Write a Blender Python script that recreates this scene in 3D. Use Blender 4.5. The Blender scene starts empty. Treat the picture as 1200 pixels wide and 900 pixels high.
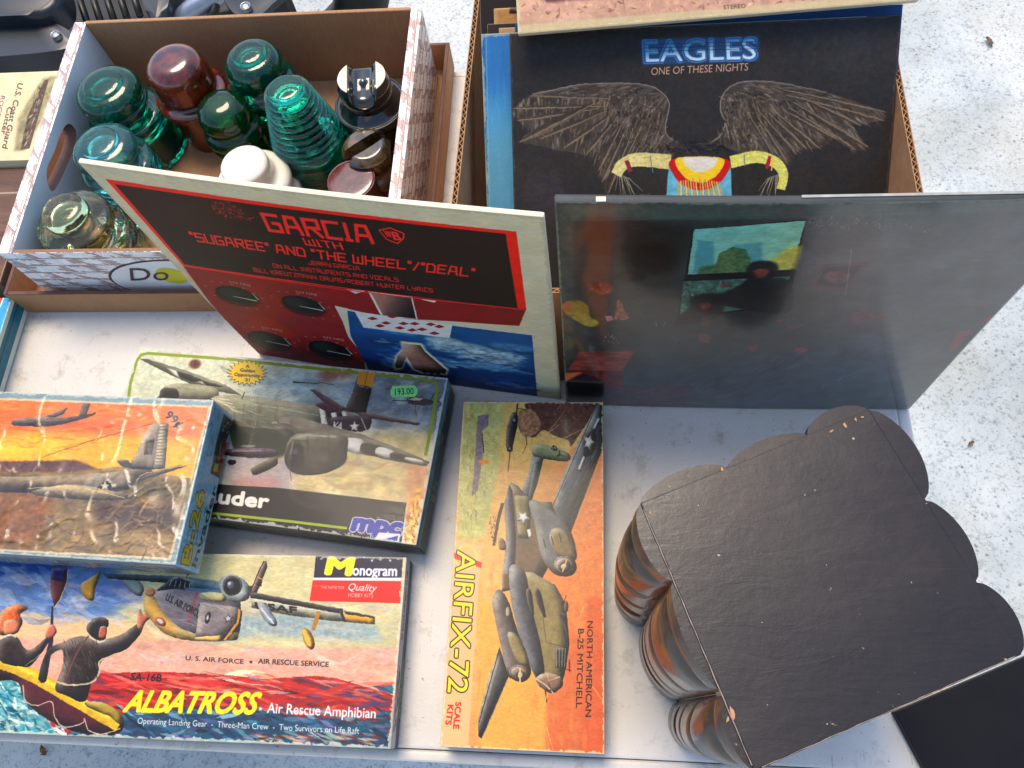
import bpy, bmesh, math, random
import numpy as np
from mathutils import Vector, Matrix

SC = bpy.context.scene
COL = SC.collection
rnd = random.Random(7)
# ------------------------------------------------------------------ camera
F, PITCH, ROLL, CH, YAW = 934.109, 0.4048, -0.2230, 0.71957, 0.2455
def _rz(a): return np.array([[math.cos(a), -math.sin(a), 0], [math.sin(a), math.cos(a), 0], [0, 0, 1]])
def _rx(a): return np.array([[1, 0, 0], [0, math.cos(a), -math.sin(a)], [0, math.sin(a), math.cos(a)]])
RC = _rz(YAW) @ _rx(PITCH) @ _rz(ROLL)
CAM = np.array([0, 0, CH])
cd = bpy.data.cameras.new('camera'); cam = bpy.data.objects.new('camera', cd); COL.objects.link(cam)
cd.sensor_fit = 'HORIZONTAL'; cd.sensor_width = 36; cd.lens = F / 1200 * 36; cd.clip_start = .01; cd.clip_end = 200
cam.matrix_world = Matrix.Translation(CAM) @ Matrix(RC.tolist()).to_4x4()
SC.camera = cam
# ------------------------------------------------------------------ light
SUN_EL, SUN_AZ = math.radians(67), math.radians(112)      # azimuth of the direction TO the sun, ccw from +X
wd = bpy.data.worlds.new('World'); SC.world = wd; wd.use_nodes = True
wn = wd.node_tree
bg = wn.nodes['Background']; sky = wn.nodes.new('ShaderNodeTexSky'); sky.sky_type = 'NISHITA'; sky.sun_disc = False
sky.sun_elevation = SUN_EL; sky.sun_rotation = math.pi/2 - SUN_AZ
sky.air_density = 1.0; sky.dust_density = 1.6; sky.ozone_density = 1.1
wn.links.new(sky.outputs[0], bg.inputs[0]); bg.inputs[1].default_value = .15
sl = bpy.data.lights.new('sun', 'SUN'); sl.energy = 1.5; sl.angle = math.radians(26); sl.color = (1, .83, .62)
so = bpy.data.objects.new('sun', sl); COL.objects.link(so)
sd = Vector((math.cos(SUN_EL)*math.cos(SUN_AZ), math.cos(SUN_EL)*math.sin(SUN_AZ), math.sin(SUN_EL)))
so.rotation_euler = sd.to_track_quat('Z', 'Y').to_euler(); so.location = (0, 0, 3)
vs = SC.view_settings; vs.view_transform = 'Standard'; vs.look = 'None'; vs.gamma = 1; vs.exposure = 1.02; vs.use_curve_mapping = False
SC.cycles.max_bounces = 10; SC.cycles.transmission_bounces = 8; SC.cycles.caustics_refractive = False
SC.cycles.use_denoising = True

# ------------------------------------------------------------------ geometry helpers
def proj(P):
    q = (np.asarray(P, float) - CAM) @ RC
    return np.stack([600 + F*q[..., 0]/-q[..., 2], 450 - F*q[..., 1]/-q[..., 2]], -1)
def at(px, py, z):
    d = RC @ np.array([(px-600)/F, -(py-450)/F, -1.]); return CAM + (z-CH)/d[2]*d

def lin(c):
    c = np.asarray(c, float)/255.
    return np.where(c <= .04045, c/12.92, ((c+.055)/1.055)**2.4)
def new_obj(name, me, mats, parent=None):
    o = bpy.data.objects.new(name, me); COL.objects.link(o)
    for m in (mats if isinstance(mats, (list, tuple)) else [mats]):
        if m and len(me.materials) < 8 and (m.name not in [x.name for x in me.materials if x]): me.materials.append(m)
    if parent: o.parent = parent
    return o
def from_bm(name, bm, mats, parent=None, smooth=False):
    me = bpy.data.meshes.new(name); bmesh.ops.recalc_face_normals(bm, faces=bm.faces[:]); bm.to_mesh(me); bm.free()
    if smooth:
        for p in me.polygons: p.use_smooth = True
    return new_obj(name, me, mats, parent)
def thing(name, label, cat, group=None, loc=(0, 0, 0), rot=(0, 0, 0)):
    o = bpy.data.objects.new(name, None); COL.objects.link(o); o.empty_display_size = .02
    o.location = loc; o.rotation_euler = rot
    return tag(o, label, cat, group)
def tag(o, label, cat, group=None):
    o['label'] = label; o['category'] = cat
    if group: o['group'] = group
    return o
def smooth_by_angle(o, deg=35):
    me = o.data
    for p in me.polygons: p.use_smooth = True
    me.set_sharp_from_angle(angle=math.radians(deg))
def box_bm(x0, x1, y0, y1, z0, z1, bev=0, seg=2, bm=None):
    b = bmesh.new()
    vs_ = [b.verts.new((x, y, z)) for z in (z0, z1) for y in (y0, y1) for x in (x0, x1)]
    for f in ((0, 2, 3, 1), (4, 5, 7, 6), (0, 1, 5, 4), (2, 6, 7, 3), (0, 4, 6, 2), (1, 3, 7, 5)): b.faces.new([vs_[i] for i in f])
    if bev: bmesh.ops.bevel(b, geom=b.edges[:], offset=bev, segments=seg, profile=.6, affect='EDGES')
    if bm is None: return b
    tmp = bpy.data.meshes.new('t'); b.to_mesh(tmp); b.free(); bm.from_mesh(tmp); bpy.data.meshes.remove(tmp); return bm

# ------------------------------------------------------------------ materials
class NT:
    def __init__(s, name):
        s.m = bpy.data.materials.new(name); s.m.use_nodes = True; s.t = s.m.node_tree; s.p = s.t.nodes['Principled BSDF']
    def n(s, typ, **kw):
        x = s.t.nodes.new('ShaderNode'+typ)
        for k, v in kw.items():
            if k.startswith('_'): x.inputs[k[1:].replace('_', ' ')].default_value = v
            else: setattr(x, k, v)
        return x
    def l(s, a, b): s.t.links.new(a, b)
    def noise(s, scale, detail=5, rough=.6, vec=None, dist=0):
        x = s.n('TexNoise'); x.inputs['Scale'].default_value = scale; x.inputs['Detail'].default_value = detail
        x.inputs['Roughness'].default_value = rough; x.inputs['Distortion'].default_value = dist
        s.l(vec if vec else s.coord(), x.inputs['Vector']); return x.outputs['Fac']
    def coord(s, kind='Object', scale=None):
        c = s.n('TexCoord').outputs[kind]
        if scale:
            mp = s.n('Mapping'); mp.inputs['Scale'].default_value = scale; s.l(c, mp.inputs['Vector']); return mp.outputs[0]
        return c
    def ramp(s, fac, stops):
        r = s.n('ValToRGB'); e = r.color_ramp.elements
        while len(e) < len(stops): e.new(.5)
        for i, (p_, c) in enumerate(stops):
            e[i].position = p_; e[i].color = (*(lin(c) if len(c) == 3 else c), 1)[:4]
        s.l(fac, r.inputs[0]); return r.outputs[0]
    def mix(s, fac, a, b, mode='MIX'):
        x = s.n('Mix', data_type='RGBA', blend_type=mode)
        for v, i in ((fac, 0), (a, 6), (b, 7)):
            if isinstance(v, (int, float)): x.inputs[i].default_value = v
            elif isinstance(v, (tuple, list, np.ndarray)): x.inputs[i].default_value = (*lin(v), 1)
            else: s.l(v, x.inputs[i])
        return x.outputs[2]
    def bump(s, h, strength=.2, dist=.001, target='Normal'):
        b = s.n('Bump'); b.inputs['Strength'].default_value = strength; b.inputs['Distance'].default_value = dist
        s.l(h, b.inputs['Height']); s.l(b.outputs[0], s.p.inputs[target])
    def set(s, **kw):
        for k, v in kw.items():
            k = k.replace('_', ' ')
            if isinstance(v, (tuple, list)) and len(v) == 3: v = (*lin(v), 1)
            if hasattr(v, 'is_linked'): s.l(v, s.p.inputs[k])
            else: s.p.inputs[k].default_value = v
        return s

def plain(name, c, rough=.5, var=14, scale=30, bump=.15, coat=0, metal=0):
    t = NT(name); c = np.array(c, float)
    t.set(Base_Color=t.ramp(t.noise(scale), [(.3, tuple(np.clip(c-var, 0, 255))), (.7, tuple(np.clip(c+var, 0, 255)))]), Roughness=rough, Metallic=metal, Coat_Weight=coat)
    if bump: t.bump(t.noise(scale*14, 3), bump, .0006)
    return t.m
def kraft(name, c=(158, 118, 80)):
    t = NT(name); c = np.array(c, float)
    a = t.ramp(t.noise(9, 6), [(.3, tuple(c-16)), (.7, tuple(c+12))])
    fib = t.noise(1, 4, .7, t.coord(scale=(900, 60, 60)))
    sp = t.ramp(t.noise(420, 2), [(.62, (255, 255, 255)), (.75, (190, 180, 170))])
    t.set(Base_Color=t.mix(.35, t.mix(.35, a, t.ramp(fib, [(.3, tuple(c-35)), (.7, tuple(c+25))])), sp, 'MULTIPLY'), Roughness=.82)
    w = t.n('TexWave', wave_type='BANDS', bands_direction='X'); w.inputs['Scale'].default_value = 42; w.inputs['Distortion'].default_value = .4
    t.l(t.coord(), w.inputs['Vector'])
    t.bump(w.outputs['Fac'], .10, .0008); return t.m

# ------------------------------------------------------------------ painter: flat print, drawn by code
_rs = np.random.RandomState(3)
def fbm(h, w, cell, seed=0, aniso=(1, 1), octv=4):
    rs = np.random.RandomState(seed); out = np.zeros((h, w), np.float32); amp = 1; tot = 0
    for o in range(octv):
        gh, gw = max(2, int(h/(cell*aniso[1]))+2), max(2, int(w/(cell*aniso[0]))+2)
        g = rs.rand(gh+1, gw+1).astype(np.float32)
        y = np.linspace(0, gh-1, h); x = np.linspace(0, gw-1, w); yi = y.astype(int); xi = x.astype(int)
        fy = (y-yi)[:, None]; fx = (x-xi)[None]; fy = fy*fy*(3-2*fy); fx = fx*fx*(3-2*fx)
        a = g[yi][:, xi]; b = g[yi][:, xi+1]; c = g[yi+1][:, xi]; d = g[yi+1][:, xi+1]
        out += amp*((a*(1-fx)+b*fx)*(1-fy)+(c*(1-fx)+d*fx)*fy); tot += amp; amp *= .5; cell = max(cell*.5, 1.5)
    return out/tot
def smooth_pts(p, closed=True, k=6):
    p = np.asarray(p, float); n = len(p); out = []
    for i in range(n if closed else n-1):
        if closed: a, b, c, d = p[(i-1) % n], p[i], p[(i+1) % n], p[(i+2) % n]
        else: a, b, c, d = p[max(i-1, 0)], p[i], p[i+1], p[min(i+2, n-1)]
        for j in range(k):
            t = j/k; out.append(.5*((2*b)+(-a+c)*t+(2*a-5*b+4*c-d)*t*t+(-a+3*b-3*c+d)*t**3))
    if not closed: out.append(p[-1])
    return np.array(out)
def blur(a, r):
    r = int(round(r))
    if r < 1: return a
    for ax in (0, 1):
        for _ in range(2):
            c = np.cumsum(np.concatenate([np.repeat(np.take(a, [0], ax), r+1, ax), a, np.repeat(np.take(a, [-1], ax), r, ax)], ax), ax)
            n = a.shape[ax]; a = (np.take(c, range(2*r+1, 2*r+1+n), ax)-np.take(c, range(0, n), ax))/(2*r+1)
    return a
TECH = {'A': [[(0, 0), (.8, 6), (3.4, 6), (4.4, 0)], [(.4, 2.4), (4, 2.4)]], 'B': [[(0, 0), (0, 6), (3.4, 6), (4, 5), (4, 3.2), (0, 3.2)], [(4, 3.2), (4, 0), (0, 0)]], 'C': [[(4, 6), (0, 6), (0, 0), (4, 0)]],
 'D': [[(0, 0), (0, 6), (3, 6), (4, 4.6), (4, 0), (0, 0)]], 'E': [[(4, 6), (0, 6), (0, 0), (4, 0)], [(0, 3), (3.4, 3)]], 'F': [[(4, 6), (0, 6), (0, 0)], [(0, 3), (3.4, 3)]], 'G': [[(4, 6), (0, 6), (0, 0), (4, 0), (4, 3), (2.2, 3)]],
 'H': [[(0, 0), (0, 6)], [(4, 0), (4, 6)], [(0, 3), (4, 3)]], 'I': [[(.6, 0), (.6, 6)], [(0, 0), (1.4, 0)]], 'J': [[(4, 6), (4, 0), (0, 0), (0, 2)]], 'K': [[(0, 0), (0, 6)], [(4, 6), (0, 3), (4, 0)]], 'L': [[(0, 6), (0, 0), (4, 0)]],
 'M': [[(0, 0), (0, 6), (5, 6), (5, 0)], [(2.5, 6), (2.5, 1.5)]], 'N': [[(0, 0), (0, 6), (4, 0), (4, 6)]], 'O': [[(0, 0), (0, 6), (4, 6), (4, 0), (0, 0)]], 'P': [[(0, 0), (0, 6), (4, 6), (4, 2.8), (0, 2.8)]], 'R': [[(0, 0), (0, 6), (4, 6), (4, 3), (0, 3)], [(1.8, 3), (4.2, 0)]],
 'S': [[(4, 6), (0, 6), (0, 3.2), (4, 3.2), (4, 0), (0, 0)]], 'T': [[(0, 6), (4, 6)], [(2, 6), (2, 0)]], 'U': [[(0, 6), (0, 0), (4, 0), (4, 6)]], 'V': [[(0, 6), (2, 0), (4, 6)]], 'W': [[(0, 6), (0, 0), (5, 0), (5, 6)], [(2.5, 0), (2.5, 4.6)]],
 'Y': [[(0, 6), (0, 3), (4, 3)], [(4, 6), (4, 0), (1, 0)]], 'Z': [[(0, 6), (4, 6), (0, 0), (4, 0)]], '/': [[(0, 0), (2.6, 6)]], ':': [[(0, 1), (0, 1.6)], [(0, 4), (0, 4.6)]], '"': [[(0, 6.2), (0, 4.8)], [(1.1, 6.2), (1.1, 4.8)]]}
def dilate(c, r):
    if r < .25: return c
    out = c.copy(); h, w = c.shape
    for k in range(12):
        dx, dy = r*math.cos(k*math.pi/6), r*math.sin(k*math.pi/6); ix, iy = math.floor(dx), math.floor(dy); fx, fy = dx-ix, dy-iy; acc = 0
        for sx, sy, wt in ((ix, iy, (1-fx)*(1-fy)), (ix+1, iy, fx*(1-fy)), (ix, iy+1, (1-fx)*fy), (ix+1, iy+1, fx*fy)): acc = acc+wt*np.roll(np.roll(c, sy, 0), sx, 1)
        out = np.maximum(out, acc)
    if r > 2.5: out = np.maximum(out, dilate(c, r*.55))
    return out
_glyphs = {}
def glyph_edges(s, bold):
    k = (s, bold)
    if k not in _glyphs:
        cu = bpy.data.curves.new('tmp_text', 'FONT'); cu.body = s; cu.dimensions = '2D'; cu.fill_mode = 'NONE'; cu.resolution_u = 3; cu.offset = bold; cu.size = 1
        o = bpy.data.objects.new('tmp_text', cu); COL.objects.link(o)
        dg = bpy.context.evaluated_depsgraph_get(); ev = o.evaluated_get(dg); me = ev.to_mesh()
        v = np.array([x.co[:2] for x in me.vertices]).reshape(-1, 2); e = np.array([x.vertices[:] for x in me.edges]).reshape(-1, 2)
        ev.to_mesh_clear(); bpy.data.objects.remove(o); bpy.data.curves.remove(cu)
        _glyphs[k] = (v, e)
    return _glyphs[k]

class Canvas:
    def __init__(s, quad, w, h, base, name='print'):
        """quad: world corners TL TR BR BL of the printed face; drawing is given in the photo's pixels and rectified onto the face"""
        s.w, s.h, s.name = w, h, name
        s.a = np.empty((h, w, 3), np.float32); s.a[:] = np.array(base, np.float32)
        src = proj(quad); dst = np.array([[0, 0], [w, 0], [w, h], [0, h]], float); A = []
        for (x, y), (u, v) in zip(src, dst):
            A.append([x, y, 1, 0, 0, 0, -u*x, -u*y, -u]); A.append([0, 0, 0, x, y, 1, -v*x, -v*y, -v])
        s.H = np.linalg.svd(np.array(A))[2][-1].reshape(3, 3); s.o = (0, 0, 1); s.tex = False; s.vol = 0
    def round(s, v): s.vol = v; return s       # from here on shapes get an airbrushed, rounded look
    def src(s, ox=0, oy=0, k=1): s.o = (ox, oy, k); s.tex = False; return s
    def uv(s): s.tex = True; return s            # from here on coordinates are 0..1 on the face, y down
    def m(s, p):
        p = np.atleast_2d(np.asarray(p, float))
        if s.tex: return p*[s.w, s.h]
        p = p/s.o[2]+[s.o[0], s.o[1]]
        q = np.c_[p, np.ones(len(p))] @ s.H.T; return q[:, :2]/q[:, 2:]
    def px(s, p, d):                              # size of d source units at p, in texels
        a = s.m([p, (p[0]+d, p[1]), (p[0], p[1]+d)]); return (np.linalg.norm(a[1]-a[0])+np.linalg.norm(a[2]-a[0]))/2
    def cover(s, loops=None, edges=None, pad=0):
        if edges is None:
            E = []
            for L in loops: E.append(np.concatenate([L, np.roll(L, -1, 0)], 1))
            E = np.concatenate(E)
        else: E = edges
        x0 = int(max(0, math.floor(E[:, [0, 2]].min())-pad-1)); x1 = int(min(s.w, math.ceil(E[:, [0, 2]].max())+pad+1))
        y0 = int(max(0, math.floor(E[:, [1, 3]].min())-pad-1)); y1 = int(min(s.h, math.ceil(E[:, [1, 3]].max())+pad+1))
        if x1 <= x0 or y1 <= y0: return None
        SS = 3; W = x1-x0; acc = np.zeros((y1-y0, W+1), np.float32)
        ya = np.minimum(E[:, 1], E[:, 3]); yb = np.maximum(E[:, 1], E[:, 3]); dy = E[:, 3]-E[:, 1]; ok = np.abs(dy) > 1e-9
        E = E[ok]; ya = ya[ok]; yb = yb[ok]; sl_ = (E[:, 2]-E[:, 0])/dy[ok]
        for r in range(y1-y0):
            for q in range(SS):
                y = y0+r+(q+.5)/SS; k = (ya <= y) & (yb > y)
                if not k.any(): continue
                xs = np.sort(E[k, 0]+(y-E[k, 1])*sl_[k])-x0; xs = np.clip(xs, 0, W-1e-3)
                for i in range(0, len(xs)-1, 2):
                    a, b = xs[i], xs[i+1]; ia, ib = int(a), int(b); row = acc[r]
                    # difference coding of an anti-aliased span
                    if ia == ib: row[ia] += (b-a); row[ia+1] -= (b-a)
                    else:
                        row[ia] += 1-(a-ia); row[ia+1] += (a-ia); row[ib] -= 1-(b-ib); row[ib+1] -= (b-ib)
        c = np.cumsum(acc, 1)[:, :W]/SS
        return x0, y0, np.clip(c, 0, 1)
    def put(s, cv, col, alpha=1, soft=0, col2=None, g=None, tex=0, cell=12, seed=1, aniso=(1, 1)):
        if cv is None: return s
        x0, y0, c = cv; h, w = c.shape
        if soft: c = blur(c, soft)
        if tex is None: tex = 0
        reg = s.a[y0:y0+h, x0:x0+w]; C = np.array(col, np.float32)[None, None]
        if col2 is not None:
            (ax, ay), (bx, by) = s.m([g[0], g[1]]); X = np.arange(x0, x0+w)[None]; Y = np.arange(y0, y0+h)[:, None]
            t = np.clip(((X-ax)*(bx-ax)+(Y-ay)*(by-ay))/((bx-ax)**2+(by-ay)**2+1e-9), 0, 1)[..., None]
            C = C*(1-t)+np.array(col2, np.float32)[None, None]*t
        if tex: C = C*(1+tex*2*(fbm(h, w, cell, seed, aniso)[..., None]-.5))
        reg[:] = reg*(1-c[..., None]*alpha)+C*c[..., None]*alpha; return s
    def poly(s, pts, col, sm=0, **k):
        p = smooth_pts(pts, True) if sm else pts
        q = s.m(p); soft = k.get('soft', 0)
        cv = s.cover([q], pad=int(soft*2)+1); s.put(cv, col, **k)
        if s.vol and cv is not None and not soft and k.get('alpha', 1) > .85 and cv[2].sum() > 120:
            x0, y0, m = cv; r = max(2., min(26., .16*math.sqrt(m.sum()))); P_ = int(r*2)+2; mm = np.pad(m, P_); b = blur(mm, r*.7); sh = int(r*.75)
            hi = np.clip(mm-np.roll(np.roll(b, sh, 0), sh, 1), 0, 1)*mm; lo = np.clip(mm-np.roll(np.roll(b, -sh, 0), -sh, 1), 0, 1)*mm
            hi, lo = hi[P_:-P_, P_:-P_, None], lo[P_:-P_, P_:-P_, None]; h, w = m.shape; reg = s.a[y0:y0+h, x0:x0+w]
            n = .6+.8*fbm(h, w, max(4, r*.8), int(x0+y0) % 97)[..., None]
            reg[:] = reg+(np.array([246, 238, 214], np.float32)-reg)*np.clip(hi*n*.62*s.vol, 0, .8); reg[:] = reg*(1-np.clip(lo*n*.85*s.vol, 0, .85))
        return s
    def line(s, pts, w, col, w2=None, sm=0, **k):
        p = smooth_pts(pts, False) if sm else np.asarray(pts, float); q = s.m(p)
        W = s.px(p[0], w)/2; W2 = W if w2 is None else s.px(p[0], w2)/2
        d = np.gradient(q, axis=0); d /= np.linalg.norm(d, axis=1)[:, None]+1e-9; n = np.c_[-d[:, 1], d[:, 0]]
        ww = np.linspace(W, W2, len(q))[:, None]
        return s.put(s.cover([np.concatenate([q+n*ww, (q-n*ww)[::-1]])], pad=int(k.get('soft', 0)*2)+1), col, **k)
    def ell(s, c, rx, ry, col, ang=0, n=28, **k):
        t = np.linspace(0, 2*math.pi, n, endpoint=False); a = math.radians(ang)
        x, y = rx*np.cos(t), ry*np.sin(t)
        return s.poly(np.c_[c[0]+x*math.cos(a)-y*math.sin(a), c[1]+x*math.sin(a)+y*math.cos(a)], col, **k)
    def text(s, txt, p0, p1, ptop, col, bold=.0, outline=None, ow=0, shear=0, **k):
        v, e = glyph_edges(txt, 0)
        v = v.copy(); x0, x1 = v[:, 0].min(), v[:, 0].max(); cap = glyph_edges('H', 0)[0][:, 1].max()
        a, b, t = s.m([p0, p1, ptop]); v[:, 0] = (v[:, 0]-x0)/(x1-x0); v[:, 1] /= cap; ch = np.linalg.norm(t-a)
        q = a+v[:, :1]*(b-a)+v[:, 1:]*(t-a)+shear*v[:, 1:]*(b-a)/np.linalg.norm(b-a)*ch
        r0, r1 = bold*1.5*ch, (bold+ow)*1.5*ch
        cv = s.cover(edges=np.concatenate([q[e[:, 0]], q[e[:, 1]]], 1), pad=int(r1)+2)
        if cv is None: return s
        if outline is not None: s.put((cv[0], cv[1], dilate(cv[2], r1)), outline)
        s.put((cv[0], cv[1], dilate(cv[2], r0)), col, **k); return s
    def stext(s, txt, p0, p1, ptop, col, w=.9):
        """angular display lettering built from straight strokes on a 4 x 6 grid"""
        x = 0; segs = []
        for ch in txt:
            g = TECH.get(ch)
            if g is None: x += 2.6; continue
            adv = max(pt[0] for l in g for pt in l)
            for l in g:
                for A, B in zip(l, l[1:]): segs.append((x+A[0], A[1], x+B[0], B[1]))
            x += adv+1.7
        W = x-1.7; a, b, t = s.m([p0, p1, ptop]); M = lambda X, Y: a+(b-a)*X/W+(t-a)*Y/6
        for X0, Y0, X1, Y1 in segs:
            d = np.array([X1-X0, Y1-Y0], float); L = np.linalg.norm(d); d /= L; n = np.array([-d[1], d[0]]); h = w/2
            P = [np.array([X0, Y0])-d*h*.9+n*h, np.array([X1, Y1])+d*h*.9+n*h, np.array([X1, Y1])+d*h*.9-n*h, np.array([X0, Y0])-d*h*.9-n*h]
            s.put(s.cover([np.array([M(*q) for q in P])]), col)
        return s
    def paint(s, warp=1.4, seed=21):
        """wobble the outlines and break up flat areas like brushed gouache"""
        h, w = s.h, s.w; dx = (fbm(h, w, 16, seed)-.5)*2.6*warp+(fbm(h, w, 5, seed+1, octv=1)-.5)*1.6*warp; dy = (fbm(h, w, 16, seed+2)-.5)*4*warp+(fbm(h, w, 5, seed+3, octv=1)-.5)*2*warp
        Y, X = np.mgrid[0:h, 0:w]; Y = np.clip(Y+dy, 0, h-1.001); X = np.clip(X+dx, 0, w-1.001); yi, xi = Y.astype(int), X.astype(int); fy, fx = (Y-yi)[..., None], (X-xi)[..., None]
        a = s.a; s.a = (a[yi, xi]*(1-fx)+a[yi, xi+1]*fx)*(1-fy)+(a[yi+1, xi]*(1-fx)+a[yi+1, xi+1]*fx)*fy
        s.a *= 1+(fbm(h, w, 22, seed+4, (1.8, .8))[..., None]-.5)*.10*min(warp, 1.2)+(fbm(h, w, 5, seed+5, (2.2, .7), 2)[..., None]-.5)*.13*min(warp, 1.2)
        hue = (fbm(h, w, 30, seed+6)-.5)[..., None]; s.a += hue*np.array([9, 0, -9], np.float32); return s
    def strokes(s, area, cols, n, ln, w, ang, seed=0, jit=.3, alpha=.8, curve=.0, jc=18):
        """short tapered brush strokes inside a polygon; ang in degrees (source space)"""
        rs = np.random.RandomState(seed); A = np.asarray(area, float); lo, hi = A.min(0), A.max(0)
        def inside(p):
            x, y = p; c = False; j = len(A)-1
            for i in range(len(A)):
                if (A[i, 1] > y) != (A[j, 1] > y) and x < (A[j, 0]-A[i, 0])*(y-A[i, 1])/(A[j, 1]-A[i, 1])+A[i, 0]: c = not c
                j = i
            return c
        k = 0; tries = 0
        while k < n and tries < n*20:
            tries += 1; p = lo+rs.rand(2)*(hi-lo)
            if not inside(p): continue
            k += 1; a = math.radians((ang(p) if callable(ang) else ang)+rs.randn()*jit*30); L = ln*(.5+rs.rand()); d = np.array([math.cos(a), math.sin(a)]); nn = np.array([-d[1], d[0]])
            ww = w*(.5+rs.rand()); bend = nn*L*curve*(rs.rand()-.3)
            pts = [p-d*L/2, p-d*L*.2+bend*.8+nn*ww/2, p+d*L*.2+bend*.8+nn*ww*.4, p+d*L/2, p+d*L*.1+bend-nn*ww*.4, p-d*L*.25+bend*.6-nn*ww/2]
            c = np.array(cols[rs.randint(len(cols))], float)+rs.randn()*jc
            s.poly(pts, np.clip(c, 0, 255), alpha=alpha*(.6+.4*rs.rand()))
        return s
    def mottle(s, amt, cell, seed=5, aniso=(1, 1), tint=(1, 1, 1)):
        f = (fbm(s.h, s.w, cell, seed, aniso)-.5)[..., None]; s.a *= 1+f*2*amt*np.array(tint); return s
    def grain(s, amt, seed=9):
        r = np.random.RandomState(seed); s.a += r.randn(s.h, s.w, 1).astype(np.float32)*amt; return s
    def edgewear(s, px_, col, amt=.6, seed=4):
        h, w = s.h, s.w; Y = np.minimum(np.arange(h), h-1-np.arange(h))[:, None]; X = np.minimum(np.arange(w), w-1-np.arange(w))[None]
        d = np.minimum(X, Y).astype(np.float32)+0*s.a[..., 0]; n = fbm(h, w, 14, seed, octv=4)
        m = np.clip((px_*(n*2.2-.35)-d)/1.5+.5, 0, 1)[..., None]*amt; s.a = s.a*(1-m)+np.array(col, np.float32)*m; return s
    def image(s):
        im = bpy.data.images.new(s.name, s.w, s.h); b = np.ones((s.h, s.w, 4), np.float32); q = np.clip(s.a[::-1], 0, 255)/255
        g = q.mean(-1, keepdims=True); q = np.clip(g+(q-g)*1.07, 0, 1)**1.34*.98; b[..., :3] = q         # print inks: a little denser than sampled
        im.pixels.foreach_set(b.ravel()); im.update(); im.pack(); return im
    def mat(s, rough=.4, coat=0, coat_rough=.1, bump=.05, bumpscale=500, spec=.22):
        t = NT(s.name); i = t.n('TexImage'); i.image = s.image(); i.extension = 'EXTEND'; i.interpolation = 'Cubic'
        t.l(t.coord('UV'), i.inputs['Vector'])
        t.l(i.outputs[0], t.p.inputs['Base Color'])
        rr = t.n('MapRange'); rr.inputs['To Min'].default_value = max(rough-.08, .02); rr.inputs['To Max'].default_value = rough+.08
        t.l(t.noise(12), rr.inputs['Value']); t.l(rr.outputs[0], t.p.inputs['Roughness'])
        t.set(Coat_Weight=coat*.6, Coat_Roughness=coat_rough, Specular_IOR_Level=spec)
        t.bump(t.noise(bumpscale, 3), bump, .0004)
        return t.m

def lp_quad(TL, yaw, lean, w=.315, h=.315):
    u = np.array([math.cos(yaw), math.sin(yaw), 0]); n = np.array([-math.sin(yaw), math.cos(yaw), 0])
    v = math.cos(lean)*np.array([0, 0, 1])+math.sin(lean)*n; T = np.array(TL, float)
    return np.array([T, T+u*w, T+u*w-v*h, T-v*h])
def slab(name, quad, th, front, side, parent=None, warp=.0, bev=.0006, nx=14, chip=0):
    """a board whose front face is quad (TL TR BR BL), th thick behind it, with rounded rims; UV runs over the front"""
    quad = np.asarray(quad, float); u = quad[1]-quad[0]; v = quad[0]-quad[3]; W, Hh = np.linalg.norm(u), np.linalg.norm(v)
    uu = u/W; nn = np.cross(uu, v/Hh); nn /= np.linalg.norm(nn); vv = np.cross(nn, uu)
    bm = box_bm(0, W, 0, Hh, -th, 0, bev, 2)
    if warp:
        bmesh.ops.subdivide_edges(bm, edges=[e for e in bm.edges if e.calc_length() > min(W, Hh)*.5], cuts=nx, use_grid_fill=True)
        for q in bm.verts:
            a, b = q.co.x/W, q.co.y/Hh
            q.co.z += warp*(math.sin(a*3.1)*(.6+.5*b)+.35*math.sin(b*5+a*2))-warp*.6
    uvl = bm.loops.layers.uv.new('UVMap')
    for f in bm.faces:
        f.normal_update(); f.material_index = 0 if f.normal.z > .5 else 1
        for lo in f.loops: lo[uvl].uv = (lo.vert.co.x/W, lo.vert.co.y/Hh)
    me = bpy.data.meshes.new(name); bm.to_mesh(me); bm.free(); me.materials.append(front); me.materials.append(side)
    o = bpy.data.objects.new(name, me); COL.objects.link(o)
    M = Matrix(((uu[0], vv[0], nn[0], quad[3][0]), (uu[1], vv[1], nn[1], quad[3][1]), (uu[2], vv[2], nn[2], quad[3][2]), (0, 0, 0, 1)))
    o.matrix_world = M
    if parent: o.parent = parent
    return o
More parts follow.
